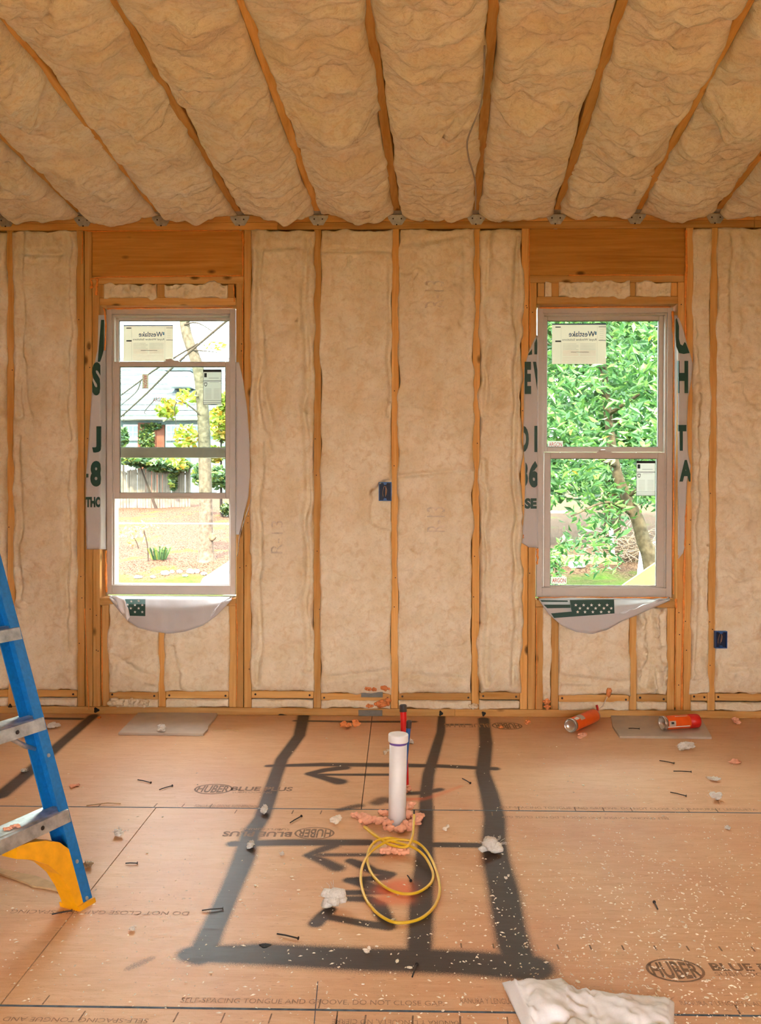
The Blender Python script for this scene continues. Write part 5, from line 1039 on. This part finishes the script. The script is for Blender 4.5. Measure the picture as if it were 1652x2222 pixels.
put('foliage', *leaves(C[rest], .15, rg), LM, tree2); bpy.data.objects['foliage']['kind'] = 'stuff'
lv, lf = leaves(np.zeros((1, 3)), .17, np.random.default_rng(3)); lm_ = mesh('leaf', lv, lf); lm_.materials.append(LM)
for i in pick:
    o = mobj('leaf', lm_, None, None, C[i]); o.rotation_euler = rg.uniform(-1.2, 1.2, 3)+np.array([0, 0, rg.uniform(0, 6)]); local(o, tree2)
for px, py, mt in ((1240, 937, LB), (1347, 915, LB), (1285, 932, LB), (1282, 1018, LY), (1410, 735, LY), (1313, 950, LY), (1248, 1025, LY), (1292, 1035, LY)):
    v, f = leaves(PW(px, py, 5.4)[None, :], .13, rg, .8, .45); put('leaf', v, f, mt, tree2)
hb = PW(1330, 1120, 15.); hedge = tag(empty('far_tree', (hb[0], hb[1], float(gz(hb[0], hb[1])))), 'broad green tree filling the back of the yard behind the leafy tree', 'tree')
put('foliage', *leaves(cloud(rg, 9000, [(PW(px, py, 15.+rg.uniform(-1, 1)), np.array([1.0, 1.2, .8]), 1) for px in range(960, 1720, 85) for py in range(380, 1090, 80)]), .46, rg, .4, .5), LM, hedge)
put('trunk', *tube([(hb[0], hb[1], float(gz(hb[0], hb[1]))-.1), PW(1330, 900, 15.), PW(1330, 500, 15.)], [.2, .14, .06], 10), BARK2, hedge, True)
# ---- low shrub at the lower corner of the closed window
sb = PW(1212, 1260, 4.5); shrub = tag(empty('shrub', (sb[0], sb[1], float(gz(sb[0], sb[1])))), 'glossy green shrub close outside the corner of the closed window', 'shrub')
put('foliage', *leaves(cloud(rg, 420, [(PW(1206, 1215, 4.5), (.12, .2, .16), 1), (PW(1225, 1185, 4.5), (.10, .15, .10), .6), (PW(1200, 1260, 4.5), (.14, .2, .16), 1), (PW(1195, 1320, 4.5), (.2, .2, .3), 1)]), .09, rg, .5, .42), LM, shrub)
put('stem', *tube([(sb[0], sb[1], float(gz(sb[0], sb[1]))-.02), (sb[0]-.02, sb[1], sb[2]-.1), PW(1206, 1215, 4.5)], [.015, .012, .006], 6), TWIG, shrub)
# ---- yard things seen through the closed window
def gpt(px, py):                          # where the sight line meets the sloping ground
    v = ray(px, py); lo, hi = 3., 60.
    for _ in range(40):
        md = (lo+hi)/2; p = CC+(md-CC[1])/v[1]*v
        if p[2] > float(gz(p[0], p[1])): lo = md
        else: hi = md
    return p
a = gpt(1246, 1222); b = gpt(1334, 1219); tag(obj('landscape_timber', *cbox(a[0]-.3, b[0], a[1]-.06, a[1]+.06, a[2]-.05, a[2]+.16, .01), plain('weathered_yellow_timber', lin(130, 104, 66), .9), None), 'low yellow timber edging across the yard outside the closed window', 'timber')
p = gpt(1333, 1220); tag(obj('fence_post', *tube([p-np.array([0, 0, .1]), PW(1326, 1145, p[1])], .045, 8), M['galv'], None, True), 'thin grey post leaning in the yard outside the closed window', 'post')
c = gpt(1368, 1218); m = MB()
for k in range(170):
    q = c+np.array([rg.normal(.0, .34), rg.uniform(-.3, .5), abs(rg.normal(.22, .2))]); d = np.array([rg.normal(0, 1), rg.normal(0, .5), rg.normal(0, .5)]); d /= np.linalg.norm(d); L = rg.uniform(.15, .45); m.add(*tube([q-d*L, q+np.array([0, 0, rg.normal(0, .05)]), q+d*L], .009, 4, False))
tag(m.build('brush_pile', plain('dry_brush', lin(100, 84, 74), .95, spec=.05, var=.3, scale=4), None), 'tangled pile of dry grey sticks behind the leaning trunk', 'brush pile', kind='stuff')
p = gpt(1392, 1246); tag(obj('white_stake', *prism([(-.08, 0), (.08, 0), (.0, .75)], -.012, .012, p-np.array([0, 0, .02]), (1, 0, 0), (0, 0, 1), (0, 1, 0)), M['star'], None), 'pointed white stake beside the leaning trunk', 'stake')
a = gpt(1400, 1205); tag(obj('white_rail', *cbox(a[0], a[0]+.7, a[1]-.03, a[1]+.03, PW(1410, 1183, a[1])[2], PW(1410, 1172, a[1])[2], .004), M['star'], None), 'white horizontal board behind the leaning trunk', 'board')
tag(obj('yard_rail', *tube([PW(1150, 1111, 14), PW(1232, 1111, 14)], .03, 6), M['star'], None), 'short white rail at the back of the yard beyond the closed window', 'rail')
tag(obj('litter', *lump(gpt(1252, 1232)+np.array([0, 0, .05]), (.16, .08, .07), 5, .3), plain('pale_grey_litter', lin(206, 206, 210), .7), None), 'pale grey lump on the grass by the yellow timber', 'litter')
Ys = 2.6; poly = [PW(1344, 1276, Ys), PW(1470, 1190, Ys), PW(1500, 1222, Ys), PW(1410, 1286, Ys), PW(1330, 1340, Ys), PW(1290, 1316, Ys)]
stair = tag(obj('stair_stringer', *prism([(q[0], q[2]) for q in poly], Ys, Ys+.04, (0, 0, 0), (1, 0, 0), (0, 0, 1), (0, 1, 0)), plain('fresh_yellow_lumber', lin(120, 90, 50), .7), None), 'sloping yellow stair board just outside the closed window', 'stair board')
# ---- view through the raised-sash window: tall trunk, fence, house
tb = gpt(449, 1216); tree1 = tag(empty('yard_tree', tb), 'tall pale trunk with sparse yellow leaves outside the raised-sash window', 'tree'); Y1 = tb[1]
tw = (CAMD+Y1)/F_
tp = smooth_path([tb-np.array([0, 0, .15]), tb, PW(447, 1190, Y1), PW(447, 1120, Y1), PW(445, 1020, Y1), PW(441, 900, Y1), PW(430, 800, Y1), PW(404, 720, Y1), PW(398, 640, Y1), PW(396, 480, Y1)], 6); rad = np.interp(np.linspace(0, 1, len(tp)), [0, .11, .2, .33, .55, .8, 1], [28, 22, 17, 14.5, 13, 11, 8])*tw
put('trunk', *tube(tp, rad, 14), BARK, tree1, True); put('burl', *lump(PW(459, 1166, Y1-.05), np.array([9, 8, 9])*tw, 9, .25), BARK2, tree1, True)
for pts, r in ((((400, 705), (425, 700), (455, 715), (490, 745)), .02), (((420, 760), (450, 762), (495, 768)), .018), (((405, 700), (430, 690), (470, 680)), .015), (((440, 905), (410, 880), (382, 868)), .022), (((383, 872), (378, 890), (382, 925), (372, 960)), .012)): put('branch', *tube(smooth_path([PW(*q, Y1-.1) for q in pts], 5), np.linspace(r, r*.35, (len(pts)-1)*5+1), 6), TWIG, tree1, True)
put('foliage', *leaves(cloud(rg, 420, [(PW(362, 890, Y1), (.22, .3, .22), 1), (PW(405, 950, Y1), (.26, .3, .3), 1), (PW(385, 1000, Y1), (.2, .2, .2), .4), (PW(410, 860, Y1), (.3, .3, .2), .5), (PW(470, 750, Y1), (.3, .3, .1), .15)]), .16, rg, .3, .6), LY, tree1)
branch = tag(empty('bare_branch', PW(300, 860, 9.)), 'bare dark branches crossing the upper view of the raised-sash window', 'branch')
for pts, r in ((((560, 640), (440, 740), (375, 797), (320, 852), (262, 905)), .022), (((430, 745), (340, 800), (300, 830), (262, 858)), .016), (((306, 826), (296, 850), (262, 880)), .010), (((335, 868), (314, 893), (320, 900)), .008), (((275, 890), (268, 905), (270, 918)), .008)): put('limb', *tube(smooth_path([PW(*q, 9.) for q in pts], 5), np.linspace(r, r*.5, (len(pts)-1)*5+1), 6), TWIG, branch, True)
YF = 24.; fence = tag(empty('picket_fence', PW(330, 1095, YF)), 'weathered grey picket fence with a slumping top outside the raised-sash window', 'fence'); PK = plain('weathered_picket', lin(88, 80, 73), .95, spec=.05, var=.2, scale=5)
px = 140.
while px < 414:
    ty = 1013+8*math.sin(px*.03)+(px-260)*.03+rg.uniform(-2, 2); x0 = PW(px, 1050, YF)[0]; x1 = PW(px+5.6, 1050, YF)[0]; zt_ = PW(px, ty, YF)[2]; zb_ = PW(px, 1094 if px > 360 else 1102, YF)[2]-.1; xm = (x0+x1)/2
    put('picket', *prism([(x0, zb_), (x1, zb_), (x1, zt_-.03), (xm, zt_), (x0, zt_-.03)], 0, .03, (rg.uniform(-.02, .02), YF, 0), (1, 0, 0), (0, 0, 1), (0, 1, 0)), PK, fence); px += 6.1
for zz in (1030, 1080): put('fence_rail', *cbox(PW(140, zz, YF)[0], PW(416, zz, YF)[0], YF+.03, YF+.08, PW(300, zz, YF)[2], PW(300, zz-4, YF)[2]), PK, fence)
def bush(name, label, cat, n, size, mat, clumps, Y, px):
    b = PW(px, 1100, Y); o = tag(empty(name, (b[0], b[1], float(gz(b[0], b[1])))), label, cat); put('foliage', *leaves(cloud(rg, n, [(PW(*q[0], Y), np.array(q[1])*(Y+CAMD)/F_, q[2]) for q in clumps]), size, rg, .2, .6), mat, o)
    put('stem', *tube([(b[0], b[1], float(gz(b[0], b[1]))-.05), PW(*clumps[0][0], Y)], [.05, .02], 6), TWIG, o); return o
bush('ivy', 'green and yellow ivy spilling over the picket fence', 'ivy', 1500, .26, LI, [((300, 1000), (45, 45, 12), 1), ((350, 1008), (40, 45, 14), 1), ((385, 1010), (30, 40, 14), 1), ((376, 1040), (5, 20, 24), .25)], YF-.2, 340)
bush('shrub', 'yellow-green shrub right of the tall pale trunk', 'shrub', 1500, .24, LY, [((480, 920), (26, 60, 40), 1), ((490, 880), (20, 40, 36), .7), ((470, 985), (26, 50, 16), .7), ((520, 900), (40, 60, 70), .8)], 22., 480)
bush('shrub', 'dark green shrub low to the right of the tall pale trunk', 'shrub', 1200, .2, LI, [((478, 1035), (28, 60, 26), 1), ((430, 1030), (10, 40, 26), .3), ((492, 1105), (10, 30, 14), .3), ((520, 1040), (30, 50, 40), .6)], 21., 482)
bush('shrub', 'small green shrub against the house wall', 'shrub', 260, .3, LI, [((268, 950), (9, 20, 22), 1)], 32., 268)
gp = gpt(346, 1214); gt = MB()
for k in range(46):
    a_ = rg.uniform(0, 6.28); L = rg.uniform(.2, .42); d = np.array([math.cos(a_), math.sin(a_), 0])*rg.uniform(.3, 1.6); q = [gp+d*.1, gp+d*L*.5+np.array([0, 0, L*.7]), gp+d*L+np.array([0, 0, L*.75])]; e = np.array([.015, 0, 0]); gt.add([q[0]-e, q[0]+e, q[1]+e, q[1]-e, q[2]], [(0, 1, 2, 3), (3, 2, 4)])
tag(gt.build('grass_clump', LI, None), 'clump of blade grass in the leaf litter outside the raised-sash window', 'grass clump')
for k, (x, y, w, h) in enumerate(((357, 1244, 12, 7), (374, 1241, 6, 5), (389, 1240, 9, 6), (413, 1240, 12, 8), (427, 1240, 8, 7), (332, 1252, 8, 4), (402, 1249, 8, 4), (300, 1252, 12, 5), (443, 1245, 10, 5))):
    q = gpt(x, y+h/2); s = (q[1]+CAMD)/F_; v, f = lump(q+np.array([0, 0, h*.5*s]), (w*.75*s, w*.6*s, h*.8*s), 90+k, .25, 1.2, 2, .08)
    tag(obj('garden_stone', v, f, plain('pale_stone', lin(140, 134, 128), .9) if k == 0 else bpy.data.materials['pale_stone'], None), ['first', 'second', 'third', 'fourth', 'fifth', 'sixth', 'seventh', 'eighth', 'ninth'][(3, 4, 5, 7, 8, 1, 6, 0, 2)[k] if False else sorted(range(9), key=lambda q: (357, 374, 389, 413, 427, 332, 402, 300, 443)[q]).index(k)]+' pale garden stone of the lawn edge, counted from the ladder side', 'stone', 'row of garden stones')
for k, (b_, t_) in enumerate((((322, 1218), (312, 1150)), ((302, 1190), (284, 1160)))):
    q = gpt(*b_); o = tag(empty('sapling', q), ('taller' if k == 0 else 'shorter')+' leafless sapling with dry leaves in the yard', 'sapling'); e = PW(*t_, q[1]); put('stem', *tube(smooth_path([q-np.array([0, 0, .05]), (q+e)/2+np.array([.03, 0, 0]), e], 5), .014, 5), TWIG, o); put('foliage', *leaves(cloud(rg, 40, [(e, (.3, .3, .25), 1)]), .10, rg, .6, .5), LB, o)
tag(obj('garden_wire', *tube([PW(120, 1135, 10), PW(380, 1136, 10), PW(600, 1137, 10)], .012, 6), M['galv'], None), 'single grey wire strung across the yard outside the raised-sash window', 'wire')
pa = [gpt(*q) for q in ((428, 1290), (440, 1262), (500, 1222), (620, 1222), (620, 1300))]; v = [q+np.array([0, 0, .06]) for q in pa]+[q-np.array([0, 0, .1]) for q in pa]
struct(obj('path', v, [(0, 1, 2, 3, 4), (9, 8, 7, 6, 5)]+[(i, i+5, (i+1) % 5+5, (i+1) % 5) for i in range(5)], plain('white_concrete', lin(226, 222, 216), .9, var=.04), None, False, (0, 0, 0)))
# ---- house beyond the fence
YH = 34.; house = tag(empty('house', PW(330, 1060, YH)), 'grey-roofed house with white windows and ivy beyond the picket fence', 'house'); hp = lambda x, y, d=0: PW(x, y, YH+d)
def hbox(nm, x0, y0, x1, y1, d0, d1, mat, par=house): a = hp(x0, y1); b = hp(x1, y0); o = put(nm, *cbox(a[0], b[0], YH+d0, YH+d1, a[2], b[2]), mat, house); return o
SID = plain('pale_siding', lin(84, 92, 96), .8, spec=.05, var=.05); BRK = plain('red_brick', lin(90, 52, 44), .9, spec=.05, var=.2, scale=3); RF = plain('grey_shingle', lin(70, 74, 82), .9, spec=.05, var=.2, scale=2); WHT = plain('white_trim', lin(236, 238, 238), .7, var=.03); PAN = plain('dark_pane', lin(70, 84, 90), .2)
hbox('wall', 60, 912, 560, 1090, 0, .2, SID); hbox('brick_panel', 301, 922, 358, 1090, -.12, .0, BRK); hbox('ivy_backing', 302, 918, 341, 1090, -.16, -.121, BRK); hbox('eave', 50, 905, 570, 912.5, -.7, .1, WHT)
for (x0, y0, x1, y1) in ((272, 925, 300, 952), (364, 925, 392, 952), (410, 925, 430, 952), (210, 925, 240, 952)):
    hbox('window_trim', x0-3, y0-3, x1+3, y1+4, -.08, -.0, WHT); hbox('pane', x0, y0, x1, y1, -.10, -.081, PAN)
    for k in (1/3, 2/3): hbox('muntin', x0+(x1-x0)*k-.6, y0, x0+(x1-x0)*k+.6, y1, -.13, -.101, WHT)
    hbox('muntin', x0, (y0+y1)/2-.7, x1, (y0+y1)/2+.7, -.13, -.101, WHT)
hbox('porch_post', 398, 940, 406, 1090, -.9, -.7, WHT); hbox('porch_post', 480, 925, 485, 1090, -.9, -.7, WHT)
a, b = hp(50, 906), hp(570, 906); rt = 6.5; zr = PW(300, 776, YH+rt)[2]
nrow = 12
for k in range(nrow):                      # shingle courses up the slope
    u0, u1 = k/nrow, (k+1)/nrow; z0_, z1_ = a[2]+(zr-a[2])*u0, a[2]+(zr-a[2])*u1; y0_, y1_ = YH-.8+(rt+.8)*u0, YH-.8+(rt+.8)*u1
    put('roof_course', [(a[0], y0_, z0_+.05), (b[0], y0_, z0_+.05), (b[0], y1_+.1, z1_+.01), (a[0], y1_+.1, z1_+.01), (a[0], y0_, z0_), (b[0], y0_, z0_)], [(0, 1, 2, 3), (4, 5, 1, 0)], RF, house)
yd = YH+1.2; da, db = PW(366, 838, yd), PW(412, 805, yd); dm = put('dormer', *cbox(da[0], db[0], yd, yd+3, da[2], db[2]), WHT, house)
for x0, x1 in ((374, 386), (396, 409)): q0, q1 = PW(x0, 830, yd), PW(x1, 816, yd); put('dormer_pane', *cbox(q0[0], q1[0], yd-.06, yd-.001, q0[2], q1[2]), PAN, house)
q0, q1 = PW(361, 806, yd), PW(417, 800, yd); put('dormer_roof', *cbox(q0[0], q1[0], yd-.3, yd+3.2, q0[2], q1[2]), RF, house)
put('climbing_ivy', *leaves(cloud(rg, 900, [(PW(318, 950, YH-.25), (.38, .06, .7), 1), (PW(324, 990, YH-.25), (.34, .06, .6), .8), (PW(335, 925, YH-.25), (.4, .06, .16), .3)]), .16, rg, .6, .7), LI, house)
